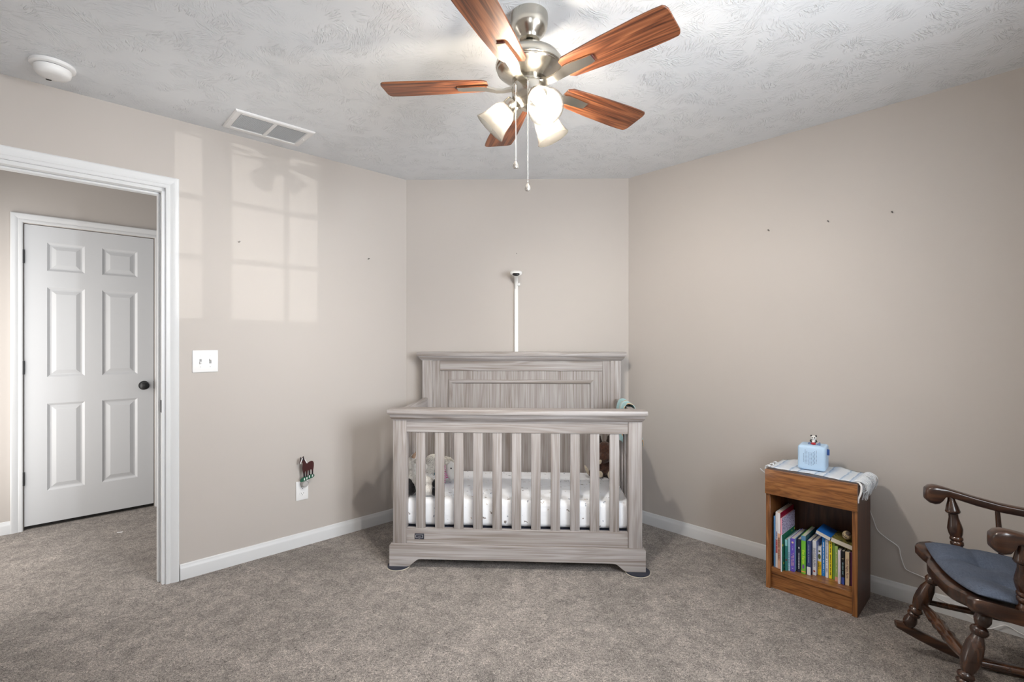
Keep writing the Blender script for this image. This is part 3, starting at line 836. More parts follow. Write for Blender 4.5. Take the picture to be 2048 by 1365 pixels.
# ------------------------------------------------------------------ baby monitor on its wall pole
MX, MZ = 0.797, 1.735
mon = thing('baby_monitor', 'white baby monitor camera on a slim pole rising behind the crib', 'baby monitor', FD @ T(MX, 0, 0))
M_mw = plain('monitor_white', (0.82, 0.82, 0.81), 0.35)
MB().box(-0.0135, 0.0135, -0.022, -0.001, 0.20, MZ-0.085, .004, 2).build('pole', M_mw, mon)
mb = MB(); mb.tube([(0, -0.012, MZ-0.09), (0, -0.016, MZ-0.055), (0, -0.045, MZ-0.020), (0, -0.095, MZ-0.003)], 0.0135, 14); mb.build('arm', M_mw, mon)
MB().lathe([(0, -.010), (.011, -.010), (.012, 0), (.011, .010), (0, .010)], 16, T(0.018, -0.022, MZ-0.058) @ RY(PI/2)).build('clamp_knob', M_mw, mon)
mb = MB(); mb.lathe([(0, -.019), (.026, -.018), (.039, -.010), (.043, 0), (.041, .010), (.030, .017), (0, .019)], 36, T(0, -0.115, MZ+0.010) @ RX(R(12)))
hd = mb.build('camera_head', M_mw, mon)
MB().ell((0, -0.150, MZ-0.002), (.025, .009, .0125)).build('lens', plain('lens_black', (0.01, 0.01, 0.012), 0.15), hd)

# ------------------------------------------------------------------ things on the left wall
sw = thing('light_switch', 'white double toggle light switch plate beside the doorway', 'light switch', FL @ T(-1.261, 0, 1.1585))
MB().box(-.0610, .0610, -.0065, 0, -.0605, .0605, .004, 3).build('plate', M_white, sw)
for i, x in enumerate((-.023, .023)):
    s = -1 if i == 0 else 1
    MB().box(-.0045, .0045, -.011, .004, -.004, .004, .0015, 2, T(x, -.010, s*0.006) @ RX(R(-s*28))).build('toggle', M_white, sw)
    MB().box(x-.0055, x+.0055, -.0069, -.006, -.0125, .0125).build('slot', plain('slot_grey', (0.30, 0.30, 0.30), .5), sw)
    for z in (-.030, .030):
        MB().lathe([(0, 0), (.003, 0), (.0025, .0012), (0, .0016)], 12, T(x, -.0062, z) @ RX(PI/2)).build('screw', plain('screw_white', (0.66, 0.66, 0.66), .4), sw)

OX, OZ = -0.742, 0.3445
ot = thing('power_outlet', 'white wall outlet plate low on the left wall with a horse nightlight plugged in', 'power outlet', FL @ T(OX, 0, OZ))
MB().box(-.0375, .0375, -.006, 0, -.0595, .0595, .003, 2).build('plate', M_white, ot)
for z in (-.0195, .0195):
    f = MB().lathe([(0, 0), (.0165, 0), (.0165, .002), (.0155, .003), (0, .003)], 28, T(0, -.0055, z) @ RX(PI/2) @ Matrix.Diagonal((1, 0.84, 1, 1))).build('socket', M_white, ot)
    mb = MB(); mb.box(-.0073, -.0053, -.0092, -.008, z-.001, z+.007); mb.box(.0053, .0073, -.0092, -.008, z-.001, z+.007); mb.lathe([(0, 0), (.0024, 0), (.0024, .001), (0, .001)], 10, T(0, -.0082, z-.007) @ RX(PI/2))
    mb.build('slots', M_dark, f)

nl = thing('night_light', 'flat brown horse nightlight with a green base, plugged into the wall outlet', 'night light', FL @ T(OX, 0, OZ))
K = 0.000268


def chaikin(P, n):
    for _ in range(n):
        Q = []
        for a, b_ in zip(P, P[1:]+P[:1]):
            Q += [(a[0]*.8+b_[0]*.2, a[1]*.8+b_[1]*.2), (a[0]*.2+b_[0]*.8, a[1]*.2+b_[1]*.8)]
        P = Q
    return P


def hz(pts):
    return [((x-606)*K, (1085-y)*K*1.0) for x, y in pts]


HB = [(585, 322), (620, 362), (655, 430), (685, 424), (722, 404), (760, 398), (792, 412), (810, 455), (808, 540), (796, 605), (792, 660), (788, 722), (764, 722), (764, 660), (760, 618), (748, 590), (722, 600), (724, 650), (722, 722), (698, 722), (700, 660), (694, 610), (676, 596), (664, 640), (660, 700), (658, 752), (634, 752), (634, 690), (628, 630), (612, 606), (606, 650), (604, 742), (576, 742), (574, 680), (562, 612), (546, 560), (548, 500), (556, 440), (552, 405), (536, 402), (520, 412), (500, 440), (488, 424), (494, 372), (506, 322), (506, 274), (520, 300), (548, 286), (574, 264)]
YN = -0.048
MB().prism(hz(chaikin(HB, 2)), YN-.002, YN+.002).build('horse_body', plain('horse_maroon', (0.05, 0.010, 0.010), 0.35), nl, ang=20)
MB().prism(hz([(590, 330), (604, 336), (660, 418), (656, 442), (640, 430), (612, 380)]), YN-.0032, YN+.0022).build('mane', plain('horse_white', (0.75, 0.74, 0.74), .4), nl)
MB().prism(hz([(536, 290), (550, 296), (548, 330), (530, 380), (510, 430), (494, 428), (500, 400), (520, 350)]), YN-.0034, YN+.0022).build('blaze', plain('horse_white', None), nl)
M_hb = plain('horse_black', (0.012, 0.010, 0.014), .35)
for nm, q in (('ear', [(506, 272), (528, 300), (512, 340), (500, 350)]), ('ear', [(556, 292), (574, 262), (586, 330), (560, 380), (544, 360)]), ('leg', [(576, 650), (604, 650), (604, 742), (576, 742)]), ('leg', [(634, 680), (660, 680), (658, 752), (634, 752)]), ('leg', [(698, 610), (722, 610), (722, 722), (698, 722)]), ('leg', [(766, 630), (792, 630), (788, 722), (764, 722)])):
    MB().prism(hz(q), YN-.0030, YN+.0021).build(nm, M_hb, nl)
GB = [(500, 838), (505, 790), (522, 772), (560, 752), (620, 740), (690, 722), (760, 704), (800, 706), (824, 738), (816, 766), (790, 786), (700, 806), (600, 834), (530, 846)]
MB().prism(hz(chaikin(GB, 2)), YN-.0025, YN+.0025).build('grass_base', plain('grass_green', (0.015, 0.10, 0.055), 0.4), nl)
mb = MB()
for x, y in ((594, 795), (648, 778), (704, 752), (774, 745)):
    mb.prism(hz([(x-10, y-24), (x+12, y-28), (x+10, y+22), (x-12, y+26)]), YN-.0034, YN+.0027)
mb.build('hooves', plain('horse_white', None), nl)
mb = MB(); mb.lathe([(0, 0), (.016, 0), (.021, .010), (.021, .030), (.016, .040), (0, .043)], 24, T(0.006, -.0065, .046) @ RX(PI/2) @ Matrix.Diagonal((1, 1.0, 1, 1)))
mb.build('bulb_housing', plain('clear_plastic', (0.42, 0.41, 0.40), .2), nl)

# nails left in the walls
for k, (F_, x, z, lab) in enumerate(((FL, -1.094, 1.833, 'small picture nail high on the left wall, close to the doorway'),
                                     (FL, -0.299, 1.829, 'small picture nail high on the left wall, close to the angled wall'),
                                     (FD, 0.799, 1.900, 'tiny nail in the angled wall straight above the baby monitor'),
                                     (FR, 0.943, 1.907, 'small nail in the right wall, nearest to the crib of three'),
                                     (FR, 1.240, 1.906, 'small nail in the right wall, middle one of three'),
                                     (FR, 1.513, 1.902, 'small nail in the right wall, farthest from the crib of three'))):
    mb = MB(); sz = 0.6 if k == 2 else 1
    mb.tube([(0, 0.004, 0.0), (0, -.014*sz, .003*sz)], .0022*sz, 8); mb.lathe([(0, 0), (.0042*sz, 0), (.0042*sz, .0012), (0, .0012)], 12, T(0, -.014*sz, .003*sz) @ RX(PI/2))
    o = mb.build('nail', plain('nail_steel', (0.10, 0.095, 0.09), .4, .6), None, M=F_ @ T(x, 0, z)); tag(o, lab, 'nail', 'nails left in the walls')

# scrap of paper on the hall carpet
o = MB().box(-.016, .016, -.005, .005, 0.001, 0.004, .001, 1, RZ(0.35)).build('paper_scrap', M_white, None, M=T(-2.598, 3.247, 0)); tag(o, 'tiny white scrap lying on the carpet in front of the hall door', 'paper scrap')

# ------------------------------------------------------------------ ceiling fittings
FCL = FL @ T(0, 0, CEIL)
sd_ = thing('smoke_detector', 'round white smoke detector on the ceiling above the doorway', 'smoke detector', FCL @ T(-1.872, -0.250, 0))
MB().lathe([(0, 0), (.074, 0), (.0755, -.004), (.074, -.012), (.068, -.0155), (0, -.0155)], 44).build('base', M_white, sd_)
MB().lathe([(0, -.0155), (.057, -.0155), (.0575, -.0185), (0, -.0185)], 40).build('gap', M_dark, sd_)
MB().lathe([(0, -.0185), (.061, -.0185), (.062, -.026), (.059, -.040), (.050, -.049), (.030, -.0515), (0, -.052)], 44).build('cover', M_white, sd_)
MB().ell((-0.012, 0.046, -.0500), (.010, .006, .0025)).build('sensor_slot', M_dark, sd_)

vt = thing('ceiling_vent', 'white rectangular air vent in the ceiling along the left wall', 'air vent', FCL @ T(-1.0, -0.225, 0))
VX, VY = .200, .130
mb = MB()
pr = [(0, 0), (.0, -.006), (.006, -.010), (.030, -.010), (.034, -.004)]
st = []
for sx_, sy_ in ((-1, -1), (1, -1), (1, 1), (-1, 1), (-1, -1)):
    st.append([(sx_*(VX-a), sy_*(VY-a), z) for a, z in pr])
mb.loft(st, caps=False, loop=False)
mb.box(-.009, .009, -VY+.032, VY-.032, -.010, -.002)
mb.build('frame', M_white, vt, ang=20)
for s in (-1, 1):
    a, b = sorted((s*.009, s*(VX-.033)))
    mb = MB()
    for i in range(22):
        y = -VY+.038 + i*.0089
        mb.box(a, b, -.0056, .0056, -.0006, .0006, M=T(0, y, -.006) @ RX(R(24)))
    mb.build('louvers', plain('vent_louver', (0.74, 0.75, 0.76), 0.4), vt)
MB().box(-VX+.032, VX-.032, -VY+.032, VY-.032, -.0012, -.0002).build('duct', plain('duct_grey', (0.42, 0.42, 0.43), .7), vt)
for s in (-1, 1):
    MB().lathe([(0, -.010), (.004, -.010), (.003, -.0125), (0, -.013)], 12, T(s*(VX-.016), 0, 0)).build('screw', M_white, vt)

# ------------------------------------------------------------------ ceiling fan
FX, FY = 0.0630, 1.765
fan = thing('ceiling_fan', 'five-blade reddish wood ceiling fan with nickel housing and three lit glass shades', 'ceiling fan', T(FX, FY, 0))
MB().lathe([(0, CEIL), (.066, CEIL), (.067, 2.425), (.0655, 2.412), (.066, 2.408), (.0635, 2.392), (.055, 2.376), (.042, 2.362), (.038, 2.356), (.036, 2.350), (.022, 2.349), (.020, 2.358), (0, 2.358)], 48).build('canopy', M_nickel, fan, ang=30)
MB().lathe([(0, 2.36), (.0125, 2.36), (.0125, 2.30), (0, 2.30)], 24).build('downrod', M_nickel, fan)
MB().lathe([(0, 2.318), (.014, 2.318), (.020, 2.3165), (.055, 2.312), (.085, 2.301), (.106, 2.286), (.119, 2.268), (.1225, 2.254), (.1205, 2.247), (.117, 2.245), (.118, 2.240), (.116, 2.236), (.112, 2.234), (.104, 2.226), (.088, 2.215), (.070, 2.207), (.064, 2.203), (0, 2.203)], 56).build('motor_housing', M_nickel, fan, ang=30)
MB().lathe([(0, 2.204), (.052, 2.204), (.052, 2.187), (0, 2.187)], 40).build('hub', M_nickel, fan)
MB().lathe([(0, 2.186), (.063, 2.186), (.0645, 2.183), (.0635, 2.150), (.060, 2.132), (.050, 2.120), (.036, 2.112), (.030, 2.104), (.018, 2.099), (.010, 2.092), (0, 2.090)], 44).build('switch_housing', M_nickel, fan, ang=30)
ZB = 2.192
TILT = T(0, 0, 2.192) @ RX(R(-1.6)) @ T(0, 0, -2.192)
PITCH = R(9.5)
BR0, BR1 = 0.150, 0.532


def blade_poly():
    w0, w1 = 0.050, 0.066
    out = [(BR0, -w0*0.75), (BR0+0.018, -w0), (0.30, -0.060), (0.44, -w1), (BR1-0.040, -w1)]
    for i in range(1, 9):
        a = -PI/2 + PI*i/9
        out.append((BR1-0.030+0.030*math.cos(a)*1.0 - 0.010*(1-abs(math.sin(a))) + 0.010, w1*math.copysign(abs(math.sin(a))**0.55, math.sin(a))*1.0))
    out += [(BR1-0.040, w1), (0.44, w1), (0.30, 0.060), (BR0+0.018, w0), (BR0, w0*0.75)]
    return out


def flat(poly, z0, z1, bev):
    # prism extrudes along y: turn so the outline lies in x,y
    return MB().prism([(x, y) for x, y in poly], -z1, -z0, bev, M=Matrix(((1, 0, 0, 0), (0, 0, 1, 0), (0, -1, 0, 0), (0, 0, 0, 1))))


A0 = R(176.1)
for k in range(5):
    a = A0 + k*2*PI/5
    M = TILT @ RZ(a) @ T(0, 0, ZB) @ RX(-PITCH)
    bl = flat(blade_poly(), -0.003, 0.003, 0.0012).build('blade', M_blade, fan, M=M, ang=30)
    sec = [(.045, -.012, .020, .005), (.070, -.014, .0175, .005), (.095, -.0185, .014, .0045), (.120, -.0175, .016, .0045), (.145, -.011, .020, .0045), (.165, -.0075, .0225, .004), (.200, -.0070, .0215, .004), (.245, -.0068, .018, .004), (.262, -.0060, .0155, .003)]
    rings = [[(r, -h, z-t_), (r, h, z-t_), (r, h*0.92, z+t_*0.6), (r, -h*0.92, z+t_*0.6)] for r, z, h, t_ in sec]
    ir = MB().loft(rings).build('blade_iron', M_nickel, fan, M=M, ang=50)
    MB().box(.2605, .2660, -.012, .012, -.0075, -.0032, .001).build('iron_tip', plain('maroon_tip', (0.10, 0.025, 0.02), .5), ir)

M_shade = shade_mat(); M_bulb = emit_mat('bulb_glow', (1.0, 0.935, 0.85), 1.0)
BULB_R = 0.021
M_bulb.node_tree.nodes['Emission'].inputs['Strength'].default_value = BULB_W/(PI*4*PI*BULB_R**2)
for ang in (170, 50, -70):
    a = R(ang)
    # local z runs down the axis of the shade
    M = RZ(a) @ T(.062, 0, 2.128) @ RY(R(180-45))
    arm = MB(); arm.lathe([(0, -.030), (.012, -.030), (.012, -.012), (.0255, -.006), (.028, .004), (.028, .022), (.0265, .026), (0, .026)], 28)
    fit = arm.build('socket_cup', M_nickel, fan, M=M, ang=30)
    prof = [(.0245, .014), (.027, .020), (.034, .028), (.0415, .040), (.0455, .055), (.0475, .070), (.0505, .086), (.0555, .101), (.0615, .116), (.0630, .1195)]
    rings = [[(r*math.cos(2*PI*i/40), r*math.sin(2*PI*i/40), z) for i in range(40)] for r, z in prof]
    sh = MB().loft(rings, caps=False).build('shade', M_shade, fan, M=M, ang=180)
    so = sh.modifiers.new('Solidify', 'SOLIDIFY'); so.thickness = 0.0028; so.offset = -1
    bu = MB(); bu.ell((0, 0, .066), (BULB_R, BULB_R, BULB_R*1.1), u=24, v=16)
    bu.build('bulb', M_bulb, sh)
    MB().lathe([(0, .026), (.0125, .026), (.0125, .040), (.016, .048), (0, .048)], 20).build('bulb_neck', M_white, sh)
for x, y, zt, zb in ((-.050, -.043, 2.168, 1.898), (-.0085, -.066, 2.168, 1.812)):
    mb = MB()
    n = int((zt-zb)/.0042)
    for i in range(n):
        mb.ell((x, y, zt-i*.0042), (.00175,)*3, u=6, v=4)
    ch = mb.build('pull_chain', M_chain, fan)
    MB().lathe([(0, .014), (.0035, .013), (.0045, .009), (.009, .002), (.0105, -.006), (.008, -.012), (0, -.0145)], 18, T(x, y, zb-.012)).build('pendant', plain('crystal', (0.55, 0.52, 0.48), 0.12, 0.6), ch)
    MB().lathe([(0, -.003), (.006, -.003), (.006, .004), (0, .006)], 14, T(x, y+.004, zt+.002) @ RX(PI/2)).build('chain_port', M_nickel, ch)

# ------------------------------------------------------------------ bookcase
BX0, BX1, BYF, BYB = 1.043, 1.4370, -0.340, -0.075     # right wall frame
bc = thing('bookcase', 'small dark oak bookcase with one open shelf, against the right wall', 'bookcase', FR @ T(BX0, BYB, 0))
W, D = BX1-BX0, BYB-BYF      # local: x 0..W, y -D..0
H = 0.612
MB().box(0, .0205, -D+.001, 0, 0, H-.016, .001).build('side_panel', M_oakz, bc)
MB().box(W-.0205, W, -D+.001, 0, 0, H-.016, .001).build('side_panel', M_oakshade, bc)  # shade on this side is painted in as darker oak
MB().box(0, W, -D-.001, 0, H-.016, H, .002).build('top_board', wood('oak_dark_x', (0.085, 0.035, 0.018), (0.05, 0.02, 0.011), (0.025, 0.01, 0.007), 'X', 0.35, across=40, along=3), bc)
MB().box(-.001, W+.001, -D-.014, -D+.006, .486, H-.001, .003, 2).build('front_band', M_oakx, bc)
MB().box(.0205, W-.0205, -D+.010, -.006, .077, .107, .0015).build('shelf', M_oakx, bc)
MB().box(.0205, W-.0205, -D+.016, -D+.032, 0.0, .077, .001).build('kick_board', M_oakx, bc)
MB().box(.0205, W-.0205, -.006, -.001, 0.0, H-.016).build('back_board', M_oakshade, bc)
for a, b in ((0.0003, .0215), (W-.0215, W-.0003)):
    MB().box(a, b, -D-.002, -D+.004, 0, .486, .0015).build('face_strip', M_oakz, bc)

# ---- books : u0,u1 along the wall, distance of the spine from the wall, top height
PG = plain('book_pages', (0.62, 0.58, 0.50), 0.85)
BK_Z = 0.1072


def col(name, c, rough=0.4):
    return plain('cover_'+name, S(*c), rough)


WHITE = col('white', (226, 226, 230)); INK = col('ink', (25, 25, 38)); NAVY = col('navy', (30, 38, 68)); CREAM = col('cream', (222, 200, 165))


def marks(bk, z0, z1, w, mat, seed, x0=None, name='lettering', lines=1):
    """a run of unreadable little printed glyphs down a spine"""
    rnd = random.Random(seed); mb = MB()
    for ln in range(lines):
        cx = (x0 if x0 is not None else bk['w']/2) + (ln-(lines-1)/2)*w*1.5
        z = z1
        while z > z0:
            h = rnd.uniform(.0018, .0036)
            if rnd.random() > .16:
                ww = w*rnd.uniform(.55, 1)
                mb.box(cx-ww/2, cx+ww/2, -.0007, -.0001, z-h, z)
            z -= h+.0011
    mb.build(name, mat, bk['o'])


def band(bk, z0, z1, mat, name='spine_band', x0=0.0003, x1=None):
    MB().box(x0, (x1 if x1 else bk['w']-.0003), -.0004, .001, z0, z1).build(name, mat, bk['o'])


def rtext(bk, body, size, zc, mat):
    text('lettering', body, size, mat, bk['o'], T(bk['w']/2, -.0005, zc) @ RX(PI/2) @ RZ(-PI/2), .0003)


def book(u0, u1, v, zt, depth, cover, label, side=None, lean=0.0, board=.0016):
    w = u1-u0; h = zt-BK_Z
    o = thing('book', label, 'book', FR @ T(u0, -v, BK_Z) @ RY(lean), 'children\'s books in the bookcase')
    mb = MB()
    mb.box(0, board, 0, depth, 0, h, .0004); mb.box(0, w, 0, board, 0, h, .0004)
    if side is None:
        mb.box(w-board, w, 0, depth, 0, h, .0004)
    mb.build('cover', cover, o, ang=20)
    if side is not None:
        MB().box(w-board, w, 0.0005, depth, 0, h, .0004).build('front_cover', side, o, ang=20)
    MB().box(board, w-board, board, depth-.003, .002, h-.002).build('pages', PG, o, smooth=False)
    return {'o': o, 'w': w, 'h': h}


b = book(1.0720, 1.0805, .315, .368, .19, col('skyblue', (96, 150, 205)), 'thin sky-blue book at the crib end of the shelf, first of the row')
b = book(1.0815, 1.0925, .318, .392, .20, WHITE, 'tall thin white book with blue and red spine lettering, second of the row')
marks(b, .150, .185, .006, col('bluink', (60, 80, 150)), 2); band(b, .075, .145, col('redw', (205, 150, 150)), x0=.001); marks(b, .078, .142, .007, col('redink', (165, 35, 60)), 3, name='red_lettering')
b = book(1.0932, 1.1060, .324, .392, .21, col('peach', (222, 178, 148)), 'tall thin peach-spined book with white top and deep red cover', side=col('deepred', (150, 12, 52)))
band(b, .180, .284, WHITE); marks(b, .045, .165, .006, col('brownink', (88, 48, 40)), 4)
mb = MB(); mb.prism([(.06, .205), (.064, .225), (.068, .208), (.076, .236), (.082, .205)], .0, .0006, M=T(b['w'], 0, 0) @ RZ(PI/2)); mb.build('cover_print', WHITE, b['o'])
b = book(1.1075, 1.1145, .326, .367, .20, col('pink', (232, 160, 178)), 'thin pink-spined book with a purple and white patterned cover', side=dots_mat('purple_print', S(205, 196, 226), S(92, 50, 130), 120, 0.3))
b = book(1.1160, 1.1215, .350, .289, .20, col('palewhite', (225, 228, 240)), 'thin white-edged book with green and yellow cover, standing forward of the row', side=dots_mat('green_print', S(18, 108, 82), S(205, 210, 60), 38, 0.2))
b = book(1.1250, 1.1375, .319, .264, .19, col('teal', (52, 130, 128)), 'teal-spined picture book next to the thin green one'); band(b, .125, .156, col('paleteal', (150, 214, 220))); band(b, .05, .058, col('darkred', (110, 40, 60)), x0=.004, x1=.010)
b = book(1.1382, 1.1470, .312, .270, .19, col('paleblue', (176, 216, 238)), 'pale blue slim book left of the thick purple book'); marks(b, .012, .095, .0035, col('slate', (70, 90, 120)), 6)
b = book(1.1480, 1.1670, .308, .274, .19, col('purple', (104, 82, 190)), 'thick purple book with a round cream emblem on its spine', side=col('bluewash', (150, 190, 238)))
MB().lathe([(0, 0), (.0048, 0), (.0048, .0006), (0, .0006)], 20, T(.0095, 0, .147) @ RX(PI/2)).build('emblem', CREAM, b['o']); marks(b, .030, .095, .004, col('peachink', (232, 190, 178)), 7, lines=2); marks(b, .108, .128, .002, WHITE, 8, name='author'); marks(b, .010, .018, .010, WHITE, 9, name='publisher')
b = book(1.1735, 1.1895, .291, .273, .18, col('midnight', (28, 36, 58)), 'dark navy book with white spine title, between purple and bright green books'); marks(b, .018, .100, .0045, WHITE, 31)
MB().ell((.008, 0, .122), (.003, .0006, .005)).build('emblem', WHITE, b['o'])
b = book(1.1925, 1.2125, .294, .297, .18, col('limegreen', (112, 184, 56)), 'bright green farm book with yellow spine lettering and blue-white top', side=col('deepteal', (24, 92, 104)))
band(b, .165, .189, col('steel', (86, 130, 170))); rtext(b, 'the Farm', .019, .085, col('yellowgreen', (212, 228, 62))); band(b, .026, .044, col('violet', (120, 90, 150)), x0=.005, x1=.014); band(b, .008, .013, col('orangeband', (236, 170, 90)))
b = book(1.2165, 1.2335, .290, .277, .18, col('denim', (52, 68, 120)), 'thick dark blue book with a white block at the foot of its spine'); band(b, .0005, .040, WHITE); marks(b, .060, .150, .0035, col('greyink', (170, 175, 190)), 12)
b = book(1.2362, 1.2525, .272, .276, .17, WHITE, 'white book with thin dark spine capitals and a small red ball at the foot', side=col('periwinkle', (150, 165, 215))); rtext(b, 'SNUGGLE PUPPY', .0125, .088, col('greyblue', (70, 76, 100)))
MB().ell((.008, 0, .020), (.0045, .0006, .0045)).build('emblem', col('rust', (170, 60, 50)), b['o'])
b = book(1.2535, 1.2700, .252, .249, .155, WHITE, 'short white and yellow book with a turtle on the spine'); band(b, .0005, .068, col('sunyellow', (228, 188, 32)))
mb = MB(); mb.ell((.008, 0, .092), (.006, .0006, .013)); mb.ell((.008, 0, .118), (.0045, .0006, .005)); mb.build('turtle', col('olive', (88, 98, 40)), b['o'])
marks(b, .030, .060, .004, col('oliveink', (70, 70, 20)), 14, lines=2)
b = book(1.2725, 1.2855, .250, .300, .16, col('azure', (36, 122, 196)), 'bright blue slim book with white spine lettering right of the turtle book'); marks(b, .020, .180, .0045, WHITE, 15)
b = book(1.2880, 1.3008, .256, .294, .165, WHITE, 'white slim book between the bright blue and the yellow books'); marks(b, .025, .178, .0035, INK, 16)
b = book(1.3025, 1.3155, .254, .293, .165, col('yellow', (240, 216, 40)), 'all-yellow slim book with black spine lettering'); marks(b, .018, .176, .0045, INK, 17)
b = book(1.3165, 1.3290, .253, .290, .165, col('leafgreen', (110, 150, 60)), 'leaf-green book right of the all-yellow one')
b = book(1.3305, 1.3430, .267, .277, .17, col('sage', (150, 178, 96)), 'sage green book with a pink foot to its spine'); band(b, .0005, .022, col('rosefoot', (222, 160, 140))); marks(b, .040, .140, .0035, CREAM, 19)
b = book(1.3470, 1.3580, .285, .268, .17, col('lilacwhite', (224, 216, 226)), 'plain white slim book left of the black and blue moon book'); marks(b, .010, .055, .002, col('greyink', (150, 140, 160)), 20)
b = book(1.3595, 1.3725, .279, .266, .17, col('black', (20, 22, 28)), 'black book with a white crescent moon and blue foot on its spine'); band(b, .0005, .034, col('royal', (56, 78, 160))); marks(b, .050, .105, .005, col('moonink', (150, 190, 200)), 21)
mb = MB(); mb.prism([(.0045+.0045*math.cos(a)+.002, .125+.0045*math.sin(a)) for a in [R(-160+i*22) for i in range(10)]] + [(.0075+.003*math.cos(a), .1265+.0035*math.sin(a)) for a in [R(40-i*26) for i in range(8)]], -.0006, .0003); mb.build('moon', CREAM, b['o'])
b = book(1.3745, 1.3910, .275, .265, .17, CREAM, 'cream book titled in dark red, second from the right end of the row'); rtext(b, 'Good Night, Farm', .0125, .080, col('maroonink', (98, 20, 52)))
b = book(1.3930, 1.4110, .268, .268, .17, col('plum', (78, 24, 62)), 'dark plum book at the right end of the row'); marks(b, .02, .14, .002, col('pinkink', (190, 130, 170)), 23, x0=.014)


def lying(u0, z0, length, slope, thick, depth, v, cover, label):
    o = thing('book', label, 'book', FR @ T(u0, -v, z0) @ RY(slope), 'children\'s books in the bookcase')
    mb = MB(); mb.box(0, length, 0, depth, thick-.0018, thick, .0004); mb.box(0, length, 0, depth, 0, .0018, .0004); mb.box(0, length, depth-.0018, depth, 0, thick, .0004)
    mb.build('cover', cover, o, ang=20)
    MB().box(.001, length-.001, .001, depth-.003, .0018, thick-.0018).build('pages', PG, o, smooth=False)
    return o


lying(1.2480, .3165, .065, R(19), .0200, .12, .272, col('cobalt', (32, 106, 190)), 'small cobalt blue book lying flat on top of the other books')
lying(1.3140, .2960, .094, R(11.5), .0235, .12, .276, dots_mat('olive_print', S(122, 112, 52), S(60, 70, 40), 60, .3), 'small olive-covered book lying tilted on top, under the wooden face ball')
fb = thing('peg_doll', 'round pale wooden peg face with two eyes and a straight mouth on the olive book', 'wooden toy', FR @ T(1.3765, -.255, .3390) @ RZ(R(-18)))
MB().ell((0, 0, 0), (.0185, .0185, .0200)).build('head', plain('pale_wood', (0.50, 0.40, 0.25), .6), fb)
for x, z in ((-.006, .006), (.0048, .002)):
    MB().ell((x, -.0176, z), (.0012, .0012, .0022)).build('eye', INK, fb)
MB().box(-.010, .010, -.0190, -.016, -.001, .001, M=T(0, 0, -.003) @ RY(R(22))).build('mouth', INK, fb)
MB().ell((.0085, -.004, .0105), (.0115, .0125, .0105)).build('hair_patch', plain('grey_brown', (0.10, 0.075, 0.065), .6), fb)

def spline(P, n=6):
    P = [Vector(q) for q in P]; out = []
    for i in range(len(P)-1):
        p0, p1, p2, p3 = P[max(i-1, 0)], P[i], P[i+1], P[min(i+2, len(P)-1)]
        for k in range(n):
            s = k/n
            out.append(0.5*((2*p1)+(p2-p0)*s+(2*p0-5*p1+4*p2-p3)*s*s+(3*p1-p0-3*p2+p3)*s**3))
    out.append(P[-1]); return out


# ---- woven runner on the bookcase
M_run = stripes('woven_runner', [(0.0, (0.72, 0.75, 0.79)), (0.30, (0.70, 0.74, 0.79)), (0.36, (0.33, 0.45, 0.60)), (0.42, (0.62, 0.69, 0.76)), (0.66, (0.74, 0.77, 0.80)), (0.70, (0.28, 0.40, 0.58)), (0.75, (0.55, 0.63, 0.73)), (1.0, (0.74, 0.77, 0.80))], 'X', 9.0, bump=0.9, bscale=190, dist=0.16)
M_fri = fur('fringe_yarn', (0.78, 0.80, 0.82), (0.55, 0.60, 0.66), 150, 0.4)
run = thing('table_runner', 'pale blue and white woven runner with fringed ends on the bookcase top', 'runner', FR @ T(0, 0, H))
rows = []
ys = [-.306, -.285, -.250, -.205, -.160, -.120, -.092]
nx = 34
for iy, y in enumerate(ys):
    row = []
    for i in range(nx):
        q = i/(nx-1); x = 1.046 + (1.432-1.046)*q
        dy = .010*math.sin(q*5+iy)*.6 + (-.006*math.sin(q*PI*3) if iy == 0 else 0)
        z = .0022 + .0018*abs(math.sin(q*23+iy*1.3)) + (.014*math.exp(-((q-.20)/.13)**2) if iy >= 5 else .0) + (.010*math.exp(-((q-.70)/.10)**2) if iy >= 5 else 0)
        row.append((x, y+dy, z))
    rows.append(row)
o = MB().loft(rows, caps=False, loop=False).build('cloth', M_run, run, ang=180)
sd = o.modifiers.new('Solidify', 'SOLIDIFY'); sd.thickness = 0.003; sd.offset = 1
rnd = random.Random(5)


def strand(mb, P, r0, r1, n=3):
    q = spline(P, n); k = len(q)
    mb.tube(q, [r0+(r1-r0)*i/(k-1) for i in range(k)], 6)


mbR, mbL = MB(), MB()
for i in range(64):
    y = -.312 + .222*i/63 + rnd.uniform(-.005, .005)
    ln = rnd.uniform(.035, .085); sp = rnd.uniform(-.020, .022)
    out = rnd.uniform(.006, .026)
    if rnd.random() < .12:
        ln *= .5; sp *= 2
    strand(mbR, [(1.420, y, .004), (1.436, y+sp*.1, .008), (1.438+out, y+sp*.35, -.002), (1.443+out*1.1, y+sp*.7, -.028), (1.441+out*rnd.uniform(.3, 1.1), y+sp, -ln)], .0027, .0012)
for y, ln, sp in ((-.306, .085, .0), (-.311, .078, .008), (-.300, .012, -.02), (-.25, .02, .01), (-.20, .015, .01)):
    strand(mbL, [(1.052, y, .005), (1.041, y, .009), (1.031, y+sp*.3, .0), (1.030, y+sp*.6, -.03), (1.028+sp, y+sp, -ln)], .0042, .0025, 4)
mbR.build('fringe', M_fri, run); mbL.build('fringe', M_fri, run)
mb = MB(); strand(mb, [(1.428, -.306, .003), (1.447, -.322, -.008), (1.448, -.336, -.040), (1.440, -.340, -.066), (1.438, -.336, -.086)], .0048, .0042, 4)
mb.build('fringe', M_white, run)

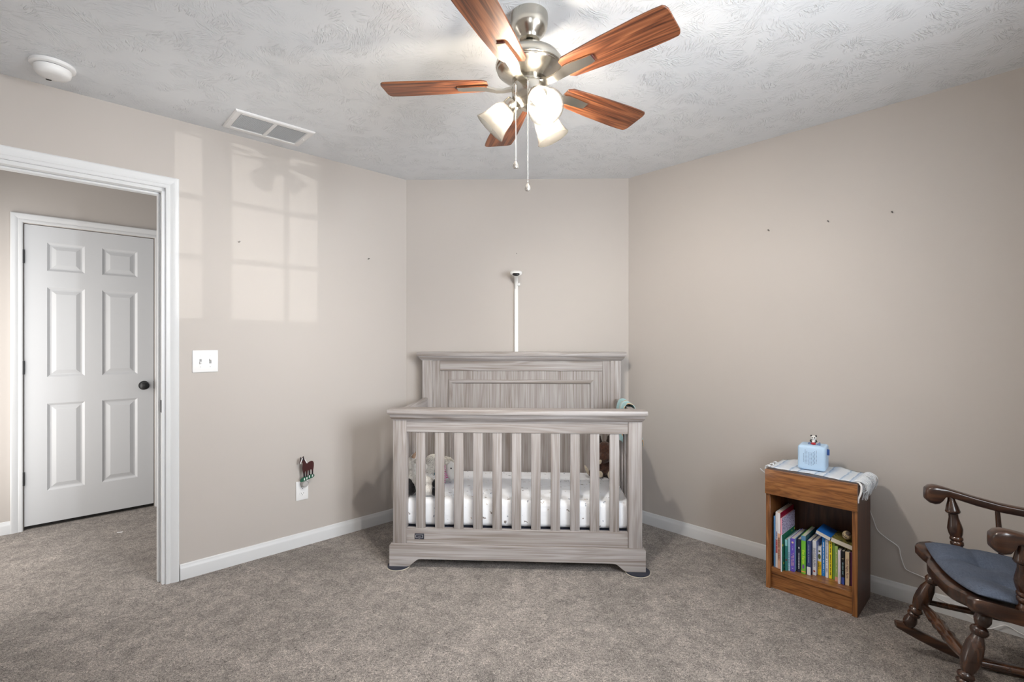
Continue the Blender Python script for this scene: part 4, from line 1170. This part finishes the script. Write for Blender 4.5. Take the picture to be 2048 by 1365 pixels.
# ---- small audio box with two soft ears, and the figurine on it
BOXC = FR @ T(1.218, -.190, H+.0065) @ RZ(R(7))
M_bx = plain('baby_blue', S(186, 214, 240), 0.5, bump=0.1, bscale=900)
ab = thing('audio_box', 'baby-blue rounded cube speaker with dotted front, on the bookcase runner', 'speaker', BOXC)
MB().box(-.061, .061, -.061, .061, 0, .122, .013, 4).build('body', M_bx, ab, ang=60)
rowsd = [(-3.5, 3, 9), (-2.5, 0, 10), (-1.5, 1, 10), (-.5, 2, 11), (.5, 2, 11), (1.5, 2, 11), (2.5, 1.4, 11), (3.5, .6, 10), (4.5, 0, 9)]
mb = MB()
for cx, a, e in rowsd:
    z = a
    while z <= e:
        mb.lathe([(0, 0), (.0016, 0), (.0016, .0006), (0, .0006)], 8, T(-.009+cx*.0069, -.0608, .1005-z*.0066) @ RX(PI/2)); z += 1
mb.build('speaker_holes', plain('hole_blue', (0.03, 0.07, 0.20), .6), ab)
M_ear = plain('slate_blue', S(104, 122, 156), .6)
MB().prism([(-.011, 0), (.006, 0), (.005, .006), (-.003, .013), (-.009, .009)], -.005, .005, .0015, M=T(-.012, -.008, .121), seg=2).build('ear', M_ear, ab)
MB().prism([(-.008, 0), (.011, 0), (.010, .015), (.007, .017), (.000, .009)], -.005, .005, .0015, M=T(.022, -.010, .121), seg=2).build('ear', M_ear, ab)
MB().box(.060, .0725, -.016, -.014, .078, .108, .0006).build('fabric_tag', plain('tag_blue', (0.03, 0.09, 0.30), .7), ab)
fg = thing('figurine', 'tiny black and white bear figurine with a red lap, on the blue speaker box', 'figurine', BOXC @ T(.003, -.008, .122))
mb = MB(); mb.ell((0, .002, .013), (.011, .010, .014)); mb.ell((0, 0, .035), (.0125, .0115, .0115)); mb.ell((0, -.009, .032), (.0055, .005, .0045))
voxel(mb.build('body', plain('ceramic_white', (0.74, 0.74, 0.72), .35), fg), .0014, 3)
M_cb = plain('ceramic_black', (0.02, 0.02, 0.022), .35)
for s_ in (-1, 1):
    MB().ell((s_*.0105, .001, .0445), (.0045, .003, .0045)).build('ear', M_cb, fg)
    MB().tube([(s_*.010, 0, .024), (s_*.014, -.005, .018), (s_*.008, -.010, .014)], .0032, 8).build('arm', M_cb, fg)
    MB().ell((s_*.0048, -.0100, .0365), (.0028, .002, .0032)).build('eye_patch', M_cb, fg)
MB().ell((0, -.007, .006), (.011, .007, .0065)).build('lap', plain('ceramic_red', (0.45, 0.01, 0.02), .3), fg)

# ---- white cord from behind the bookcase along the right wall
pts = [(1.300, -.040, .600), (1.400, -.030, .480), (1.432, -.012, .389), (1.454, -.010, .322), (1.490, -.012, .292), (1.537, -.012, .262), (1.546, -.012, .224), (1.560, -.012, .175), (1.575, -.012, .158), (1.630, -.012, .146), (1.660, -.014, .132), (1.676, -.018, .075), (1.736, -.020, .055), (1.801, -.022, .026), (1.835, -.030, .004), (1.862, -.030, .006), (1.907, -.022, .036), (1.950, -.022, .022), (2.05, -.03, .004), (2.3, -.03, .004)]


o = MB().tube(spline(pts), .0020, 8).build('power_cord', M_white, None, M=FR)
tag(o, 'thin white power cord running down the right wall behind the rocking chair', 'cord')

# ------------------------------------------------------------------ rocking chair (x forward, y towards its left arm)
FCH = frame(Vector((1.605, 1.740, 0)), R(160.7)) @ T(0, -.21, 0) @ RZ(R(-3)) @ T(0, .21, 0)
rc = thing('rocking_chair', 'dark turned-wood rocking chair at the right edge, facing the bookcase', 'rocking chair', FCH)
LEG = [(0, .016), (.02, .020), (.09, .0225), (.13, .019), (.16, .0145), (.18, .021), (.215, .0245), (.25, .021), (.27, .0155), (.30, .018), (.36, .0235), (.48, .0265), (.58, .0255), (.66, .020), (.69, .0155), (.71, .021), (.735, .0235), (.76, .020), (.775, .0165), (.79, .021), (.81, .0215), (.835, .016), (.86, .018), (.91, .0225), (.96, .021), (1.0, .016)]


def rock_z(x):
    return (x+.27)**2/1.5


for s in (-1, 1):
    MB().turned((0.0, s*.172, .388), (.085, s*.222, rock_z(.085)+.034), LEG).build('front_leg', M_rockz, rc, ang=50)
    MB().turned((-.335, s*.150, .346), (-.43, s*.205, rock_z(-.43)+.034), LEG).build('back_leg', M_rockz, rc, ang=50)
    rings = []
    for i in range(33):
        x = .125 - i*(.125+.84)/32; z = rock_z(x); e = 1.0 if 0 < i < 32 else .6
        yy = s*(.224-.012*i/32)
        rings.append([(x, yy-.0145, z+.004), (x, yy-.011, z), (x, yy+.011, z), (x, yy+.0145, z+.004), (x, yy+.0145, z+.030*e), (x, yy+.010, z+.036*e), (x, yy-.010, z+.036*e), (x, yy-.0145, z+.030*e)])
    MB().loft(rings).build('rocker', M_rockx, rc, ang=60)
    MB().turned((.044, s*.197, .235), (-.385, s*.180, .215), [(0, .009), (.15, .011), (.5, .013), (.85, .011), (1, .009)], 14).build('side_stretcher', M_rockz, rc)
    # arm: sweeps back with a downturned scroll at the front
    UPZ = .022
    path = [(.022, .636, .622, .012), (.019, .652, .606, .021), (.008, .662, .595, .026), (-.008, .666, .591, .028), (-.022, .665, .594, .027), (-.032, .663, .606, .0255), (-.040, .661, .622, .024), (-.052, .658, .626, .0235), (-.085, .650, .617, .0225), (-.130, .639, .605, .022), (-.200, .625, .592, .0215), (-.290, .616, .585, .021), (-.380, .618, .588, .020), (-.440, .623, .594, .019)]
    rings = []
    for x, za, zb_, hw in path:
        yc = .252 - max(0, -x-.02)*.185; zc, hh = (za+zb_)/2+UPZ, (za-zb_)/2
        rings.append([(x, s*yc+hw*math.copysign(abs(math.cos(2*PI*k/20))**.45, math.cos(2*PI*k/20)), zc+hh*math.copysign(abs(math.sin(2*PI*k/20))**.5, math.sin(2*PI*k/20))) for k in range(20)])
    MB().loft(rings).build('armrest', M_rockx, rc, ang=60)
    MB().turned((-.078, s*.224, .420), (-.060, s*.243, .653), [(0, .018), (.04, .021), (.10, .024), (.14, .019), (.17, .016), (.20, .021), (.24, .021), (.26, .0165), (.28, .021), (.31, .021), (.33, .018), (.38, .022), (.46, .0245), (.54, .021), (.64, .0155), (.70, .0150), (.72, .022), (.745, .0245), (.765, .0225), (.83, .019), (.92, .0125), (1.0, .010)], 22).build('arm_post', M_rockz, rc, ang=50)
    for xx in (-.205, -.320):
        MB().turned((xx, s*.214, .425+.12*xx), (xx+.012, s*(.252+(xx+.032)*.185), .618), [(0, .0075), (.5, .0095), (1, .0075)], 12).build('arm_spindle', M_rockz, rc)
MB().turned((.046, -.200, .225), (.046, .200, .225), [(0, .008), (.06, .010), (.18, .0165), (.30, .021), (.37, .0165), (.40, .022), (.43, .0165), (.50, .020), (.57, .0165), (.60, .022), (.63, .0165), (.70, .021), (.82, .0165), (.94, .010), (1, .008)], 24).build('front_stretcher', M_rocky, rc, ang=50)
# saddled seat with a scalloped front edge
seat = []
NY = 25
for i in range(NY):
    y = -.262 + .524*i/(NY-1); q = abs(y)/.262
    xf = .066 - .024*math.exp(-((q-.60)/.15)**2) - .055*max(0, (q-.80)/.20)**2.4
    xb = -.435 + .07*q*q
    zt = .418 + .036*q*q
    th = .050 - .010*q
    sec = [(xf, zt-.007), (xf-.009, zt+.001)]
    for k in range(1, 7):
        u = k/7; x = xf-.03 + (xb-xf+.03)*u
        sec.append((x, zt - .012*math.sin(PI*u)*(1-q*q)))
    sec += [(xb, zt), (xb, zt-th), (xb+.05, zt-th-.006), (xf-.06, zt-th-.006), (xf-.012, zt-th-.003), (xf-.001, zt-th+.008)]
    seat.append([(x, y, z+.12*x) for x, z in sec])
MB().loft(seat).build('seat', M_rockx, rc, ang=50)
# back: two posts, spindles, crest
for s in (-1, 1):
    MB().turned((-.400, s*.195, .37), (-.560, s*.215, 1.02), LEG).build('back_post', M_rockz, rc, ang=50)
for i in range(5):
    y = -.12+.06*i
    MB().turned((-.405, y, .365), (-.565, y*1.1, 1.01), [(0, .008), (.5, .011), (1, .008)], 12).build('back_spindle', M_rockz, rc)
rings = []
for i in range(13):
    y = -.26+.52*i/12; c = .03*(1-(y/.26)**2)
    rings.append([(-.555-c*.5, y, .985), (-.580-c*.5, y, .985), (-.600-c*.5, y, 1.07+c), (-.578-c*.5, y, 1.07+c)])
MB().loft(rings).build('crest_rail', M_rockx, rc, ang=40)

# tufted seat pad (lies on the seat: a thing of its own)
cu = []
NX_, NY_ = 26, 26
t = bmesh.new()
top = []; bot = []
for i in range(NX_):
    ra, rb = [], []
    for j in range(NY_):
        a = -1+2*i/(NX_-1); c = -1+2*j/(NY_-1)
        # superellipse-ish square
        hx, hy = .215, .232
        x = -.170 + hx*a*(1-.05*c*c); y = hy*c*(1-.06*a*a)*(1.0 if a < .3 else 1-.0*(a-.3))
        e = max(0, 1-abs(a)**5)*max(0, 1-abs(c)**5)
        e = e**.42
        dim = 0
        for dx, dy in ((-.34, -.34), (-.34, .34), (.34, -.34), (.34, .34)):
            d2 = (a-dx)**2+(c-dy)**2
            dim += .026*math.exp(-d2/.022)
        dim += .010*math.exp(-((a-.34)/.07)**2)*(abs(c) > .34) + .010*math.exp(-((c-.34)/.07)**2)*(abs(a) > .34) + .010*math.exp(-((c+.34)/.07)**2)*(abs(a) > .34)
        q = abs(y)/.262
        base = .4205 + .036*q*q + .12*x
        zt = base + .014 + .033*e - dim*min(1, e*1.3)
        zb_ = base + .010 - .008*e
        ra.append(t.verts.new((x, y, zt))); rb.append(t.verts.new((x, y, max(zb_, base-.001))))
    top.append(ra); bot.append(rb)
for i in range(NX_-1):
    for j in range(NY_-1):
        t.faces.new((top[i][j], top[i+1][j], top[i+1][j+1], top[i][j+1]))
        t.faces.new((bot[i][j], bot[i][j+1], bot[i+1][j+1], bot[i+1][j]))
edge = [(i, 0) for i in range(NX_)] + [(NX_-1, j) for j in range(1, NY_)] + [(i, NY_-1) for i in range(NX_-2, -1, -1)] + [(0, j) for j in range(NY_-2, 0, -1)]
for k in range(len(edge)):
    (a, b_), (c, d) = edge[k], edge[(k+1) % len(edge)]
    t.faces.new((top[a][b_], bot[a][b_], bot[c][d], top[c][d]))
bmesh.ops.recalc_face_normals(t, faces=t.faces[:])
mb = MB(); mb._merge(t)
o = mb.build('seat_cushion', denim_mat(), None, ang=75, M=FCH)
ss = o.modifiers.new('Subsurf', 'SUBSURF'); ss.levels = 1; ss.render_levels = 1
tag(o, 'blue-grey denim tufted cushion on the rocking chair seat', 'cushion')

# ------------------------------------------------------------------ light
def area(name, M, sx, sy, w, colr, spread=180):
    l = bpy.data.lights.new(name, 'AREA'); l.shape = 'RECTANGLE'; l.size = sx; l.size_y = sy; l.energy = w; l.color = colr; l.spread = R(spread)
    o = bpy.data.objects.new(name, l); C.objects.link(o); o.matrix_world = M; return o


# daylight lamps just outside the openings; the first is added fill behind the camera
for k, (wa, wb) in enumerate(WINS):
    area('daylight_and_fill', FL @ T((wa+wb)/2, -ROOM_V-.16, (W_Z0+W_Z1)/2) @ RX(PI/2), wb-wa, W_Z1-W_Z0, WIN_P[k], (0.90, 0.95, 1.0), 150)
# low sun glancing up off the ground outside, printing the window grilles on the left wall
sl = bpy.data.lights.new('sun_glint', 'SUN'); sl.energy = SUN_W; sl.angle = R(.12); sl.color = (1, .97, .92)
so = bpy.data.objects.new('sun_glint', sl); C.objects.link(so)
d = (FL.to_3x3() @ Vector((-0.145, 1.0, 0.087))).normalized()
so.rotation_euler = d.to_track_quat('-Z', 'Y').to_euler()
# lamp added to brighten the hall from its left end; the wall there is solid
area('hall_fill', FL @ T(-2.485, (WT+HV)/2, 1.05) @ RY(-PI/2), 1.7, 1.15, HALL_W, (1.0, .97, .93))

w = bpy.data.worlds.new('World'); bpy.context.scene.world = w; w.use_nodes = True
w.node_tree.nodes['Background'].inputs[0].default_value = (.75, .86, 1, 1); w.node_tree.nodes['Background'].inputs[1].default_value = 0.8

# ------------------------------------------------------------------ camera
cam = bpy.data.cameras.new('camera'); co = bpy.data.objects.new('camera', cam); C.objects.link(co)
co.location = (0, 0, CAM_H); co.rotation_euler = (PI/2, 0, 0)
cam.sensor_width = 36; cam.lens = 36*980.0/2048; cam.shift_y = 2.75/2048; cam.clip_start = 0.02
bpy.context.scene.camera = co
vs = bpy.context.scene.view_settings
vs.view_transform = 'Standard'; vs.look = 'None'; vs.exposure = 0.26; vs.gamma = 1.0; vs.use_curve_mapping = False
bpy.context.scene.cycles.max_bounces = 10
bpy.context.scene.cycles.diffuse_bounces = 6
bpy.context.scene.cycles.use_denoising = True
